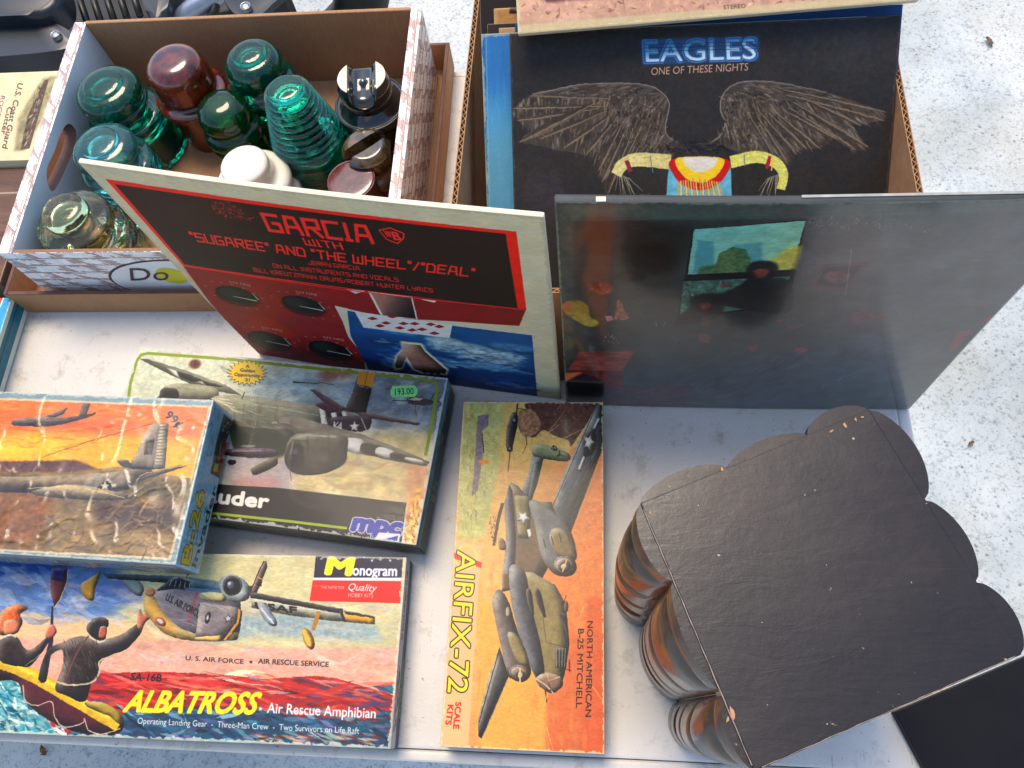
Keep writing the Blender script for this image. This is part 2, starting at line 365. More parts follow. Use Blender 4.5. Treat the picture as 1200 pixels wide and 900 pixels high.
# ================================================================== the setting
def concrete():
    t = NT('concrete'); v = t.coord()
    base = t.ramp(t.noise(1.7, 6, .6), [(.3, (174, 180, 178)), (.55, (194, 198, 195)), (.75, (206, 208, 204))])
    a = t.ramp(t.noise(120, 3, .6, dist=.6), [(.52, (255, 255, 255)), (.72, (182, 188, 190))])
    b = t.ramp(t.noise(210, 2, .5), [(.60, (255, 255, 255)), (.72, (140, 142, 140))])
    vo = t.n('TexVoronoi', feature='F1'); vo.inputs['Scale'].default_value = 70; vo.inputs['Randomness'].default_value = 1; t.l(v, vo.inputs['Vector'])
    cr = t.ramp(vo.outputs['Distance'], [(.10, (146, 144, 138)), (.26, (255, 255, 255))])
    gate = t.ramp(t.noise(23, 2), [(.5, (0, 0, 0)), (.56, (255, 255, 255))])
    c = t.mix(.85, base, a, 'MULTIPLY'); c = t.mix(.6, c, b, 'MULTIPLY')
    c = t.mix(gate, c, t.mix(.75, c, cr, 'MULTIPLY'))
    st = t.ramp(t.noise(5, 4), [(.35, (228, 222, 208)), (.6, (255, 255, 255))]); c = t.mix(.6, c, st, 'MULTIPLY')
    big = t.ramp(t.noise(1.3, 7, .65, dist=.8), [(.34, (196, 206, 214)), (.52, (255, 255, 255))]); c = t.mix(.7, c, big, 'MULTIPLY')
    vc = t.n('TexVoronoi', feature='DISTANCE_TO_EDGE'); vc.inputs['Scale'].default_value = 1.15; wn_ = t.n('Mix', data_type='VECTOR'); wn_.inputs[0].default_value = .06
    nn_ = t.n('TexNoise'); nn_.inputs['Scale'].default_value = 6; nn_.inputs['Detail'].default_value = 6; t.l(v, nn_.inputs['Vector']); t.l(v, wn_.inputs[4]); t.l(nn_.outputs['Color'], wn_.inputs[5]); t.l(wn_.outputs[1], vc.inputs['Vector'])
    ck = t.ramp(vc.outputs['Distance'], [(.0015, (150, 148, 142)), (.006, (255, 255, 255))]); c = t.mix(.10, c, ck, 'MULTIPLY')
    t.set(Base_Color=c, Roughness=.78); t.bump(t.noise(75, 6, .7, dist=.6), .5, .002); return t.m
M_conc = concrete()
bm = bmesh.new(); n = 8
g = [[bm.verts.new((-14+28*i/n, -10+26*j/n, -.73)) for i in range(n+1)] for j in range(n+1)]
for j in range(n):
    for i in range(n): bm.faces.new((g[j][i], g[j][i+1], g[j+1][i+1], g[j+1][i]))
o = from_bm('ground', bm, M_conc); o['kind'] = 'structure'
o['label'] = 'pale speckled concrete floor under and around the table'

def plastic():
    t = NT('table_plastic')
    c = t.ramp(t.noise(6, 6), [(.3, (190, 184, 172)), (.6, (206, 201, 192)), (.8, (214, 210, 202))])
    st = t.ramp(t.noise(34, 6, .75), [(.25, (160, 142, 120)), (.46, (255, 255, 255))])
    sc = t.ramp(t.noise(1, 5, .8, t.coord(scale=(260, 30, 60))), [(.30, (132, 122, 110)), (.39, (255, 255, 255))])
    gate = t.ramp(t.noise(7, 3), [(.44, (0, 0, 0)), (.58, (255, 255, 255))])
    sp = t.ramp(t.noise(230, 2), [(.27, (120, 110, 100)), (.30, (255, 255, 255))])
    c = t.mix(.7, c, st, 'MULTIPLY'); c = t.mix(gate, c, t.mix(.8, c, sc, 'MULTIPLY')); c = t.mix(.6, c, sp, 'MULTIPLY')
    t.set(Base_Color=c, Roughness=.46); t.bump(t.noise(330, 4), .35, .0008); return t.m
M_tab = plastic(); M_leg = plain('leg_steel', (120, 122, 124), .35, 6, metal=.8)
TX0, TX1, TY0, TY1 = -1.53, .297, -.040, .702
table = thing('folding_table', 'white plastic folding table carrying the records, boxes and model kits', 'table', loc=(0, 0, -.73))
def put(o, p): o.parent = p; o.matrix_parent_inverse = Matrix.Translation(-Vector(p.location)); return o
bm = box_bm(TX0+.012, TX1-.012, TY0+.010, TY1-.010, -.04, 0, .002, 2); put(from_bm('tabletop', bm, M_tab), table)
bm = bmesh.new()
for a in ((TX0, TX1, TY0, TY0+.0095), (TX0, TX1, TY1-.0095, TY1), (TX0, TX0+.0115, TY0+.0097, TY1-.0097), (TX1-.0115, TX1, TY0+.0097, TY1-.0097)):
    box_bm(*a, -.045, -.0015, .0035, 3, bm)
put(from_bm('edge_band', bm, M_tab), table)
def tube_bm(pts, r, seg=12, bm=None):
    b = bm or bmesh.new(); rings = []; pts = [Vector(p) for p in pts]
    for i, p in enumerate(pts):
        d = (pts[min(i+1, len(pts)-1)]-pts[max(i-1, 0)]).normalized(); x = d.orthogonal().normalized(); y = d.cross(x)
        if rings: x = (lx-d*lx.dot(d)).normalized(); y = d.cross(x)
        lx = x; rr = r[i] if isinstance(r, (list, tuple)) else r
        rings.append([b.verts.new(p+(x*math.cos(2*math.pi*k/seg)+y*math.sin(2*math.pi*k/seg))*rr) for k in range(seg)])
    for A, B in zip(rings, rings[1:]):
        for k in range(seg): b.faces.new((A[k], A[(k+1) % seg], B[(k+1) % seg], B[k]))
    b.faces.new(rings[0][::-1]); b.faces.new(rings[-1]); return b
for x in (-1.28, .05):
    for y in (.06, .60): put(from_bm('leg', tube_bm([(x, y, -.045), (x, y, -.73)], .0145), M_leg, smooth=True), table)
    put(from_bm('crossbar', tube_bm([(x, .06, -.5), (x, .60, -.5)], .010), M_leg, smooth=True), table)

# ------------------------------------------------------------------ dry leaves on the concrete
M_leaf = plain('dry_leaf_brown', (112, 82, 56), .7, 22, 120)
def leaf(px, py, s, rot, label):
    p = at(px, py, -.727); bm = bmesh.new(); n = 9; out = []
    for i in range(n):
        t = i/(n-1); w = math.sin(math.pi*t)**.8*(.34+.06*math.sin(9*t)); out.append((t-.5, w*(.5+.7*rnd.random()), .10*math.sin(t*3)))
    for lay in (0, -.0005):
        rows = [[bm.verts.new((x*s, g*w*s, (abs(g)*.16+z*.5)*s+.0012+lay)) for g in (-1, -.5, 0, .5, 1)] for x, w, z in out]
        for A, B in zip(rows, rows[1:]):
            for k in range(4): bm.faces.new((A[k], A[k+1], B[k+1], B[k]))
    o = from_bm('dry_leaf', bm, M_leaf); o.location = p; o.rotation_euler = (0.1, -.1, rot); tag(o, label, 'leaf', 'dry leaves on the concrete')
leaf(1158, 50, .026, 1.9, 'small curled brown leaf on sunlit concrete beside the record crate')
leaf(1137, 520, .014, .6, 'tiny brown leaf scrap on concrete right of the carved bracket')
leaf(52, 879, .020, 2.2, 'crisp brown leaf on the concrete in front of the air rescue kit')

# ------------------------------------------------------------------ printed basket-weave carton
def weave_mat():
    N = 480; Y, X = np.mgrid[0:N, 0:N]/N; X = X*6; Y = Y*4
    nz = fbm(N, N, 5, 3, (1, 1), 2); n2 = fbm(N, N, 22, 8)
    rj = np.floor(Y).astype(int); fy = Y-rj-.5; xs = (X+rj*1.5) % 6; k3 = np.floor(xs/3).astype(int); fx = xs-k3*3
    h = fx < 2; s_ = np.where(h, (fx-1)/2, fy); t_ = np.where(h, fy, fx-2.5)          # s along the strand, t across it
    rs = np.random.RandomState(5); jag = rs.rand(97); key = (rj*7+k3*3+h*11)
    row = jag[(((t_+.5)*7).astype(int)*5+key) % 97]; row2 = jag[(((t_+.5)*7).astype(int)*3+key*2+31) % 97]
    white = (s_ > -.47+.30*row) & (s_ < .47-.30*row2) & (np.abs(t_) < .44)
    lines = np.abs(((t_+.5)*7) % 1-.5) > .42
    a = np.empty((N, N, 3), np.float32); a[:] = (196, 172, 162)
    a[~white & (nz > .52)] = (172, 142, 134); a[lines & ~white] = (134, 98, 92); a[white] = (240, 237, 232); a[white & lines & (nz > .47)] = (200, 182, 174)
    edge = (np.abs(t_) > .47+.02*nz); a[edge] = (118, 82, 76)
    a *= (.90+.2*n2)[..., None]
    im = bpy.data.images.new('weave_print', N, N); b = np.ones((N, N, 4), np.float32); b[..., :3] = np.clip(a, 0, 255)/255
    im.pixels.foreach_set(b.ravel()); im.pack()
    t = NT('weave_print'); i = t.n('TexImage'); i.image = im; t.l(t.coord('UV'), i.inputs['Vector']); t.l(i.outputs[0], t.p.inputs['Base Color'])
    t.set(Roughness=.45); t.bump(t.noise(300), .08, .0005); return t.m
M_weave = weave_mat(); M_kraft = kraft('kraft_board', (168, 124, 84)); M_kraftd = kraft('kraft_board_dark', (140, 100, 66))
M_lin = plain('pale_liner', (214, 226, 226), .6, 8, 12, .1)
M_brownedge = plain('brown_edge', (96, 58, 44), .7, 10, 60)
def uv_world(o, s=(.066, .026), skew=.9):
    me = o.data; uvl = me.uv_layers.new(name='UVMap')
    for p in me.polygons:
        nx, ny, nz = (abs(c) for c in p.normal)
        for li in p.loop_indices:
            c = me.vertices[me.loops[li].vertex_index].co
            a, b = (c.y, c.z) if nx >= max(ny, nz) else ((c.x, c.z) if ny >= nz else (c.y, c.x))
            uvl.data[li].uv = (a/s[0]/2+b/s[0]/2*skew, b/s[1]/2)
def two_sided(o, fn, m2, m3=None):
    me = o.data; me.materials.append(m2)
    if m3: me.materials.append(m3)
    for p in me.polygons: p.material_index = fn(p.normal, p.center)
def at_plane(px, py, ax, val):
    d = RC @ np.array([(px-600)/F, -(py-450)/F, -1.]); k = (val-CAM[ax])/d[ax]; return CAM+k*d
WX0, WX1, WY0, WY1, WZ = -.570, -.178, .392, .690, .102
weave = thing('printed_carton', 'open shallow carton with basket weave print, holding the glass insulators', 'box')
# side walls are folded double, so their top is as wide as a finger
def wall_hole(x0, x1, y0, y1, z0, z1, hole):
    bm = bmesh.new(); rings = []
    outer = [(y0, z0), (y1, z0), (y1, z1), (y0, z1)]
    for x in (x0, x1):
        A = [bm.verts.new((x, *p)) for p in outer]; B = [bm.verts.new((x, *p)) for p in hole]
        ea = [bm.edges.new((A[i], A[(i+1) % len(A)])) for i in range(len(A))]; eb = [bm.edges.new((B[i], B[(i+1) % len(B)])) for i in range(len(B))]
        bmesh.ops.triangle_fill(bm, use_beauty=True, use_dissolve=False, edges=ea+eb); rings.append((A, B))
    for k in (0, 1):
        P, Q = rings[0][k], rings[1][k]
        for i in range(len(P)): bm.faces.new((P[i], P[(i+1) % len(P)], Q[(i+1) % len(P)], Q[i]))
    return bm
hp = [(80, 145), (89, 153), (88, 171), (77, 198), (64, 223), (57, 219), (55, 198), (64, 177), (72, 155)]
hole = [tuple(at_plane(*q, 0, WX0+.014)[1:]) for q in hp]
hole = [tuple(q) for q in smooth_pts(np.array(hole), True, 3)]
hole = [(min(max(y, WY0+.02), WY1-.02), min(max(z, .016), WZ-.01)) for y, z in hole]
o = from_bm('side_wall', wall_hole(WX0, WX0+.014, WY0, WY1, .004, WZ, hole), M_weave, weave); uv_world(o)
two_sided(o, lambda n, c: 1 if n.x > .5 else (0 if (abs(n.x) > .5 or c.z > WZ-.001 or abs(c.y-WY0) < .001) else 2), M_lin, M_brownedge)
o = from_bm('side_wall', box_bm(WX1-.012, WX1, WY0, WY1, .004, WZ, .0012, 2), M_weave, weave); uv_world(o)
two_sided(o, lambda n, c: 1 if n.x < -.5 else 0, M_kraft)
# front wall with an oval label printed on the weave
FQ = np.array([[WX0, WY0-.0002, WZ], [WX1, WY0-.0002, WZ], [WX1, WY0-.0002, .004], [WX0, WY0-.0002, .004]])
for nm, y0, y1 in (('front_wall', WY0, WY0+.0045), ('back_wall', WY1-.0045, WY1)):
    x0, x1 = (WX0+.0002, WX1-.0002) if nm == 'front_wall' else (WX0+.0142, WX1-.0122)
    z1 = WZ-.0006 if nm == 'front_wall' else WZ+.002
    o = from_bm(nm, box_bm(x0+(.014 if nm == 'front_wall' else 0), x1-(.012 if nm == 'front_wall' else 0), y0, y1, .004, z1, .0006, 1), M_weave, weave); uv_world(o)
    two_sided(o, lambda n, c: 0 if n.y < -.5 and c.y < WY0+.01 else 1, M_kraft if nm == 'back_wall' else M_kraftd)
put_ = from_bm('bottom', box_bm(WX0+.0142, WX1-.0122, WY0+.0047, WY1-.0047, .004, .007), M_kraft, weave)
# oval label with a brown rim
lc = at_plane(196, 322, 1, WY0-.0006)
def oval(cx, cz, rx, rz, y, name, m, parent, n=40):
    bm = bmesh.new(); t = [2*math.pi*i/n for i in range(n)]
    a = [bm.verts.new((cx+rx*math.cos(q), y, cz+rz*math.sin(q))) for q in t]; b = [bm.verts.new((cx+rx*math.cos(q), y+.0003, cz+rz*math.sin(q))) for q in t]
    bm.faces.new(a); bm.faces.new(b[::-1])
    for i in range(n): bm.faces.new((a[i], a[(i+1) % n], b[(i+1) % n], b[i]))
    return from_bm(name, bm, m, parent)
M_dbrown = plain('dark_brown_ink', (64, 34, 38), .5, 5); M_wht = plain('white_print', (226, 224, 220), .5, 5); M_yel = plain('yellow_print', (206, 196, 40), .5, 8)
oval(lc[0]+.012, .047, .078, .0400, WY0-.0004, 'label_rim', M_dbrown, weave); lab = oval(lc[0]+.012, .047, .0750, .0380, WY0-.0008, 'oval_label', M_wht, weave)
oval(lc[0]+.004, .058, .015, .015, WY0-.0012, 'yellow_spot', M_yel, lab)
def text_mesh(name, txt, size, mat_, parent, loc, rot, shear=0, bold=0, depth=.00015):
    cu = bpy.data.curves.new(name, 'FONT'); cu.body = txt; cu.size = size; cu.shear = shear; cu.offset = bold; cu.extrude = depth; cu.resolution_u = 3
    o = bpy.data.objects.new(name, cu); COL.objects.link(o); dg = bpy.context.evaluated_depsgraph_get()
    me = bpy.data.meshes.new_from_object(o.evaluated_get(dg)); bpy.data.objects.remove(o); bpy.data.curves.remove(cu)
    q = new_obj(name, me, mat_, parent); q.location = loc; q.rotation_euler = rot; return q
text_mesh('lettering', 'Do', .034, M_dbrown, lab, (lc[0]-.046, WY0-.0014, .050), (math.pi/2, 0, 0), .5)

# kraft lid turned over, used as a tray under the carton
tray = thing('kraft_tray', 'plain brown cardboard tray under the basket weave carton', 'tray')
KX0, KX1, KY0, KY1, KZ = -.602, -.164, .3855, .700, .040
bm = box_bm(KX0, KX1, KY0, KY1, .0005, .0035); from_bm('tray_bottom', bm, M_kraft, tray)
for nm, a in (('tray_wall', (KX0, KX1, KY0-.0045, KY0-.0002)), ('tray_wall', (KX0, KX1, KY1+.0002, KY1+.0045)), ('tray_wall', (KX0-.0045, KX0-.0002, KY0-.0045, KY1+.0045)), ('tray_wall', (KX1+.0002, KX1+.0045, KY0-.0045, KY1+.0045))):
    o = from_bm(nm, box_bm(*a, .0005, KZ, .0006, 1), M_kraft, tray); two_sided(o, lambda n, c: 1 if n.z > .5 else 0, M_brownedge)

# ------------------------------------------------------------------ record crate of corrugated board
crate = thing('record_carton', 'brown corrugated carton packed with old records', 'box')
LX0, LX1, LY0, LY1, LZ = -.103, .2545, .3025, .690, .188
M_flute = kraft('flute_paper', (176, 136, 92))
def corr(name, p0, p1, z0, z1, th=.0046, pitch=.0072):
    """a corrugated wall: two liners and the zigzag flute between them, seen on the cut rim"""
    p0, p1 = np.array(p0, float), np.array(p1, float); L = np.linalg.norm(p1-p0); u = (p1-p0)/L; nn = np.array([-u[1], u[0]])
    w = bpy.data.objects.new(name, bpy.data.meshes.new(name)); COL.objects.link(w); w.parent = crate
    bm = bmesh.new()
    def prism(a0, a1, t0, t1, za, zb):
        q = [p0+u*a0+nn*t0, p0+u*a1+nn*t0, p0+u*a1+nn*t1, p0+u*a0+nn*t1]
        v = [bm.verts.new((*c, z)) for z in (za, zb) for c in q]
        for f in ((3, 2, 1, 0), (4, 5, 6, 7), (0, 1, 5, 4), (1, 2, 6, 5), (2, 3, 7, 6), (3, 0, 4, 7)): bm.faces.new([v[i] for i in f])
    prism(0, L, 0, .0007, z0, z1); prism(0, L, th-.0007, th, z0, z1-.0006)
    bm.to_mesh(w.data); bm.free(); w.data.materials.append(M_kraft)
    bm = bmesh.new(); n = int(L/pitch)*6; A = []; tt = .00035
    for i in range(n+1):
        a = L*i/n; off = th/2+(th/2-.0010)*math.sin(2*math.pi*a/pitch)+rnd.uniform(-.0002, .0002); zt = z1-.0004-rnd.random()*.0008
        A.append([bm.verts.new((*(p0+u*a+nn*(off+s)), z)) for s in (-tt, tt) for z in (z0, zt)])
    for P, Q in zip(A, A[1:]):
        bm.faces.new((P[0], Q[0], Q[1], P[1])); bm.faces.new((P[2], P[3], Q[3], Q[2])); bm.faces.new((P[1], Q[1], Q[3], P[3]))
    from_bm('flute', bm, M_flute, w)
corr('crate_wall', (LX0, LY1), (LX0-.010, LY0), .001, LZ)
corr('crate_wall', (LX1, LY0), (LX1, LY1), .001, LZ)
corr('crate_wall', (LX0+.0045, LY0+.0002), (LX1-.0048, LY0+.0002), .001, LZ-.012)
corr('crate_wall', (LX0+.0050, LY1-.006), (LX1-.0048, LY1-.006), .001, LZ)
from_bm('crate_bottom', box_bm(LX0+.004, LX1-.005, LY0+.005, LY1-.007, .0008, .005), M_kraft, crate)
# ================================================================== records (front faces are flat print, painted by the code above)
M_card = plain('cream_card', (214, 204, 174), .6, 8, 30, .1); M_cardd = plain('dark_card', (40, 46, 46), .55, 8); M_cardblue = plain('blue_card', (62, 120, 168), .5, 14)
GREC = 'record sleeves'
# ---- cream bordered sleeve leaning against the boxes
q = np.array([[-.3385, .3235, .315], [-.0270, .2760, .315], [-.0255, .2820, .0008], [-.3380, .3290, .0008]])
c = Canvas(q, 1000, 1000, (216, 207, 176), 'cream_sleeve_print')
c.mottle(.035, 60, 2)
Z5, Z6 = (80, 180, 3.4625), (360, 220, 3.4625)
CV = lambda z, p: [(x/z[2]+z[0], y/z[2]+z[1]) for x, y in p]
c.src().poly([(122, 213), (605.5, 272.5), (617, 365), (613, 366), (214, 313)], (236, 48, 34), tex=.03)
mar = CV(Z5, [(465, 462)])+[(617, 364.5)]+[(609, 384), (533, 377), (450, 371), (393, 357), (403, 376), (409, 393), (428, 416), (429, 440), (420, 470), (330, 470), (291, 415)]
c.poly(mar, (150, 40, 42), tex=.10, cell=50, seed=3)
c.poly([(214, 313), (330, 326), (300, 470), (291, 415)], (170, 44, 34), alpha=.35, soft=14)
c.poly([(290, 372), (320, 372), (350, 392), (320, 412), (290, 395)], (196, 62, 30), alpha=.5, soft=12)
c.poly([(393, 357), (450, 371), (533, 377), (624, 392), (632, 470), (440, 470), (429, 440), (428, 416), (409, 393), (403, 376)], (212, 208, 188))
skyp = [(408, 363), (440, 368), (533, 382), (624, 395), (631, 467), (560, 470), (470, 470), (440, 450), (430, 425), (412, 392)]
c.poly(skyp, (34, 104, 150), col2=(14, 42, 92), g=((520, 380), (535, 470)), tex=.22, cell=50, seed=6, aniso=(2.4, 1))
c.strokes([(500, 392), (560, 400), (620, 410), (620, 430), (540, 425), (500, 410)], [(170, 196, 204), (120, 164, 190), (204, 214, 210)], 60, 26, 4, 8, 4, soft=0) if False else None
for s_, (x, y, rx, ry) in enumerate([(540, 407, 40, 7), (580, 418, 34, 8), (520, 398, 22, 4), (600, 408, 26, 4), (470, 388, 22, 3), (565, 428, 46, 4), (440, 378, 16, 3), (600, 452, 30, 4), (460, 425, 14, 5)]):
    c.ell((x, y), rx, ry, (196, 208, 204) if s_ < 3 else (110, 158, 186), ang=8, alpha=.75, soft=7, tex=.3, cell=12, seed=s_)
c.strokes([(445, 395), (620, 415), (625, 440), (450, 420)], [(150, 186, 204), (70, 128, 170), (40, 90, 140), (206, 214, 210)], 170, 16, 2.2, 8, 5, alpha=.45)
c.strokes([(450, 440), (628, 445), (630, 468), (450, 466)], [(16, 40, 92), (22, 62, 120), (40, 100, 140)], 80, 24, 3, 8, 6, alpha=.5)
# forearm, card and hand
c.poly(CV(Z6, [(250, 420), (430, 443), (452, 532), (305, 520)]), (222, 214, 200))
c.poly(CV(Z6, [(262, 424), (425, 446), (445, 530), (312, 515)]), (176, 136, 122), col2=(40, 32, 36), g=((450, 350), (487, 362)), tex=.06)
c.poly(CV(Z6, [(160, 410), (240, 418), (200, 428)]), (222, 216, 204)); c.poly(CV(Z6, [(450, 450), (530, 458), (520, 468)]), (222, 216, 204))
c.poly(CV(Z6, [(195, 497), (592, 558), (582, 609), (232, 562)]), (218, 218, 212))
for x, y in [(270, 527), (325, 545), (300, 556), (395, 548), (440, 549), (470, 572), (505, 553), (540, 562), (430, 574), (520, 588), (350, 520), (380, 565)]:
    c.src(*Z6).poly([(x-22, y), (x, y-7), (x+22, y+2), (x, y+7)], (160, 44, 46))
c.src()
c.round(.7); hand = CV(Z6, [(383, 617), (470, 627), (488, 655), (530, 690), (580, 732), (574, 756), (470, 750), (430, 735), (404, 694), (393, 730), (362, 738), (350, 722), (362, 672), (388, 648)])
c.poly(hand, (224, 214, 190), soft=3); c.poly(CV(Z6, [(392, 627), (464, 634), (482, 660), (528, 700), (570, 736), (566, 750), (476, 744), (440, 730), (408, 680), (388, 724), (366, 728), (360, 715), (370, 676), (392, 655)]), (184, 142, 124), col2=(140, 96, 84), g=((480, 400), (500, 440)), tex=.08, cell=10)
for x, y in ((482, 742), (510, 747), (536, 748), (556, 742)): c.src(*Z6).ell((x, y), 9, 7, (84, 44, 44), alpha=.8, soft=1)
c.paint(.5, 71)
c.round(0)
# black title panel
c.src().poly(CV(Z5, [(185, 135)])+[(593, 275), (607, 363.5), (216, 311.5)], (48, 32, 30), tex=.18, cell=40, seed=9, aniso=(3, 1))
c.line([(214, 313), (400, 338.5), (617, 365.5)], 1.1, (226, 60, 60))
RED = (236, 62, 52)
c.stext('GARCIA', (317, 270), (438, 284), (308, 250.5), RED, w=1.15)
c.stext('WITH', (360, 286.5), (403, 292), (356, 278.8), RED, w=1.05)
c.stext('"SUGAREE" AND "THE WHEEL"/"DEAL"', (226, 283.5), (555, 325.5), (221.5, 274), RED, w=1.1)
c.stext('ON ALL INSTRUMENTS AND VOCALS', (322, 313.4), (468, 330.2), (319.6, 309), (238, 70, 62), w=.95)
c.stext('JERRY GARCIA', (363, 309.4), (423, 316.6), (361, 305), (238, 70, 62), w=.95)
c.stext('BILL KREUTZMANN: DRUMS/ROBERT HUNTER LYRICS', (299, 318.5), (508, 343), (296.8, 314.2), (238, 70, 62), w=.95)
# shield with two letters
sh = CV(Z6, [(293, 168), (340, 157), (400, 183), (398, 205), (372, 228), (325, 208)])
c.poly(sh, RED); c.poly([(p[0]*.87+460.5*.13, p[1]*.84+275.4*.16) for p in sh], (48, 32, 30))
c.text('W', CV(Z6, [(326, 196)])[0], CV(Z6, [(352, 201)])[0], CV(Z6, [(312, 170)])[0], RED, bold=.03); c.text('B', CV(Z6, [(358, 209)])[0], CV(Z6, [(386, 212)])[0], CV(Z6, [(345, 176)])[0], RED, bold=.03)
c.strokes(CV(Z5, [(585, 200), (650, 195), (720, 235), (715, 270), (640, 262), (590, 240)]), [(226, 56, 48), (180, 40, 36)], 150, 3.2, .8, 30, 8, jit=2, alpha=.9)
c.line(CV(Z5, [(690, 250), (730, 268), (762, 258), (735, 262), (745, 275)]), .6, (220, 56, 48))
# knobs with tick marks
for i, (x, y) in enumerate(CV(Z5, [(684, 576), (955, 612), (814, 758), (1066, 793), (565, 700)])[:4]):
    for k in range(17):
        a = 2*math.pi*k/17; 
        dx, dy = math.cos(a), math.sin(a)
        px_, py_ = x+dx*36+dy*9, y+dx*8+dy*13.5
        if 2 < k % 9 < 8 or k % 2: c.line([(px_-1.6, py_-.2), (px_+1.6, py_+.3)], .8, (214, 170, 150), alpha=.8)
    c.text('JDN 33S'[::-1], (x-8, y-14.5), (x+16, y-11), (x-9, y-16.6), (214, 190, 170), bold=.01)
    c.ell((x+1, y+1.5), 27, 10.5, (60, 18, 20), ang=13, alpha=.7, soft=3)
    c.ell((x-1, y-1), 25, 8.6, (22, 28, 26), ang=13, tex=.15, cell=8)
    c.ell((x-7, y-2.5), 14, 5, (54, 62, 54), ang=13, soft=2, alpha=.8)
    c.poly([(x+2, y), (x+20, y-1.5), (x+27, y+6), (x+16, y+8)], (12, 14, 14)); c.line([(x-4, y+1), (x+24, y+6.2)], .7, (196, 196, 176), w2=1.5)
    c.line([(x+18, y-3), (x+26, y+5)], .5, (170, 176, 160), w2=1.4)
c.edgewear(9, (190, 178, 150), .5).grain(2.2)
o = slab('record_sleeve', q, .0042, c.mat(.50, .1, .3, .06, 380, .15), M_card, warp=.0030, bev=.0016)
tag(o, 'cream bordered record sleeve with red GARCIA lettering leaning over the carton', 'record sleeve', GREC)

# ---- dark sleeve with a lit window
q = np.array([[-.0235, .2868, .3140], [.2935, .2845, .3140], [.2935, .2740, .0008], [-.0215, .2760, .0008]])
c = Canvas(q, 1100, 1100, (72, 78, 74), 'dark_room_sleeve_print'); Z7, Z8 = (640, 220, 3.2133), (900, 200, 3)
c.mottle(.28, 130, 3).mottle(.12, 30, 4)
c.src().poly([(650, 244), (1310, 222), (1290, 245), (655, 262)], (104, 116, 104), alpha=.8, soft=3, tex=.1)
c.poly([(650, 244), (668, 250), (672, 420), (652, 440)], (84, 98, 90), alpha=.8, soft=5, tex=.2)
c.poly([(880, 250), (1310, 225), (1120, 470), (1000, 430), (930, 330)], (128, 116, 114), alpha=.6, soft=40, tex=.25, cell=80)  # right part lightened with a painted brownish haze of reflection
c.poly([(660, 440), (1062, 400), (1065, 482), (655, 468)], (80, 92, 102), alpha=.55, soft=20, tex=.4, cell=40)  # bluish haze of the table's reflection, painted into the lower print
c.poly([(672, 455), (810, 450), (800, 480), (672, 478)], (110, 56, 60), alpha=.5, soft=10, tex=.5, cell=12)
c.src(*Z7).poly([(130, 125), (270, 122), (480, 150), (540, 160), (480, 330), (420, 340), (130, 240)], (34, 36, 34), alpha=.65, soft=14, tex=.3, cell=30)
c.ell((395, 270), 75, 60, (18, 18, 18), alpha=.85, soft=9, tex=.3); c.ell((310, 340), 55, 20, (14, 14, 14), alpha=.9, soft=5); c.ell((200, 190), 60, 18, (24, 22, 20), alpha=.7, soft=8)
# the window
win = [(545, 158), (965, 118), (912, 345), (490, 498), (512, 345)]
c.poly([(540, 160), (968, 116), (905, 440), (488, 500)], (26, 34, 36))
c.poly([(546, 160), (967, 120), (912, 308), (524, 330)], (140, 200, 188), col2=(176, 208, 170), g=((560, 160), (900, 300)), tex=.09, cell=20)
c.poly([(508, 356), (912, 334), (905, 345), (840, 360), (800, 450), (495, 490)], (92, 130, 112), tex=.35, cell=14)
c.poly([(560, 200), (620, 205), (625, 320), (545, 325)], (78, 150, 160), alpha=.6, soft=2); c.poly([(700, 215), (800, 205), (806, 310), (700, 318)], (86, 156, 164), alpha=.6, soft=3)
c.poly([(640, 250), (690, 225), (740, 232), (760, 270), (752, 318), (560, 327), (570, 300), (630, 290)], (96, 118, 72), alpha=.8, tex=.4, cell=8, soft=1)
c.poly([(830, 280), (900, 225), (955, 215), (930, 308), (860, 308)], (214, 196, 92), alpha=.85, soft=4, tex=.15)
c.strokes([(512, 360), (740, 345), (720, 400), (500, 470)], [(70, 96, 84), (140, 170, 150), (96, 60, 60), (180, 190, 170)], 120, 12, 6, 0, 4, jit=1.5, alpha=.6)
# seated people as dark shapes with warm lit hands and faces
BK = (34, 36, 38)
c.poly([(745, 310), (765, 282), (812, 276), (852, 284), (864, 305), (850, 320), (850, 340), (905, 355), (900, 470), (690, 450), (640, 430), (640, 405), (700, 380), (745, 345)], BK, sm=1, alpha=.9, soft=3, tex=.2, cell=10)
c.poly([(540, 420), (590, 398), (640, 405), (660, 450), (650, 480), (600, 500), (480, 520), (500, 480), (530, 455)], BK, sm=1, alpha=.9, soft=4, tex=.2, cell=10)
c.poly([(766, 316), (790, 304), (835, 306), (828, 325), (800, 344), (778, 336)], (150, 84, 74), soft=4, tex=.3, cell=8)
c.poly([(568, 440), (600, 432), (616, 440), (604, 455), (580, 462)], (150, 80, 70), soft=3, tex=.3, cell=6); c.ell((662, 370), 12, 8, (170, 66, 58), soft=2)
c.poly([(560, 552), (600, 548), (618, 566), (604, 586), (578, 580)], (150, 96, 88), soft=2, alpha=.8, tex=.2, cell=5)
for k in range(5): c.line([(584+k*7, 485), (580+k*6, 520)], 3, (150, 82, 76), alpha=.6)
c.poly([(155, 370), (220, 364), (244, 376), (238, 402), (200, 412), (178, 396), (150, 396)], (156, 84, 72), tex=.4, cell=8, soft=3); c.poly([(165, 366), (190, 362), (196, 395), (170, 385)], (60, 26, 24), alpha=.7, soft=2)
c.poly([(262, 425), (275, 430), (290, 470), (308, 492), (290, 502), (250, 500), (258, 460)], (176, 120, 96), tex=.3, cell=8); c.poly([(215, 488), (240, 486), (248, 500), (225, 508)], (214, 150, 130))
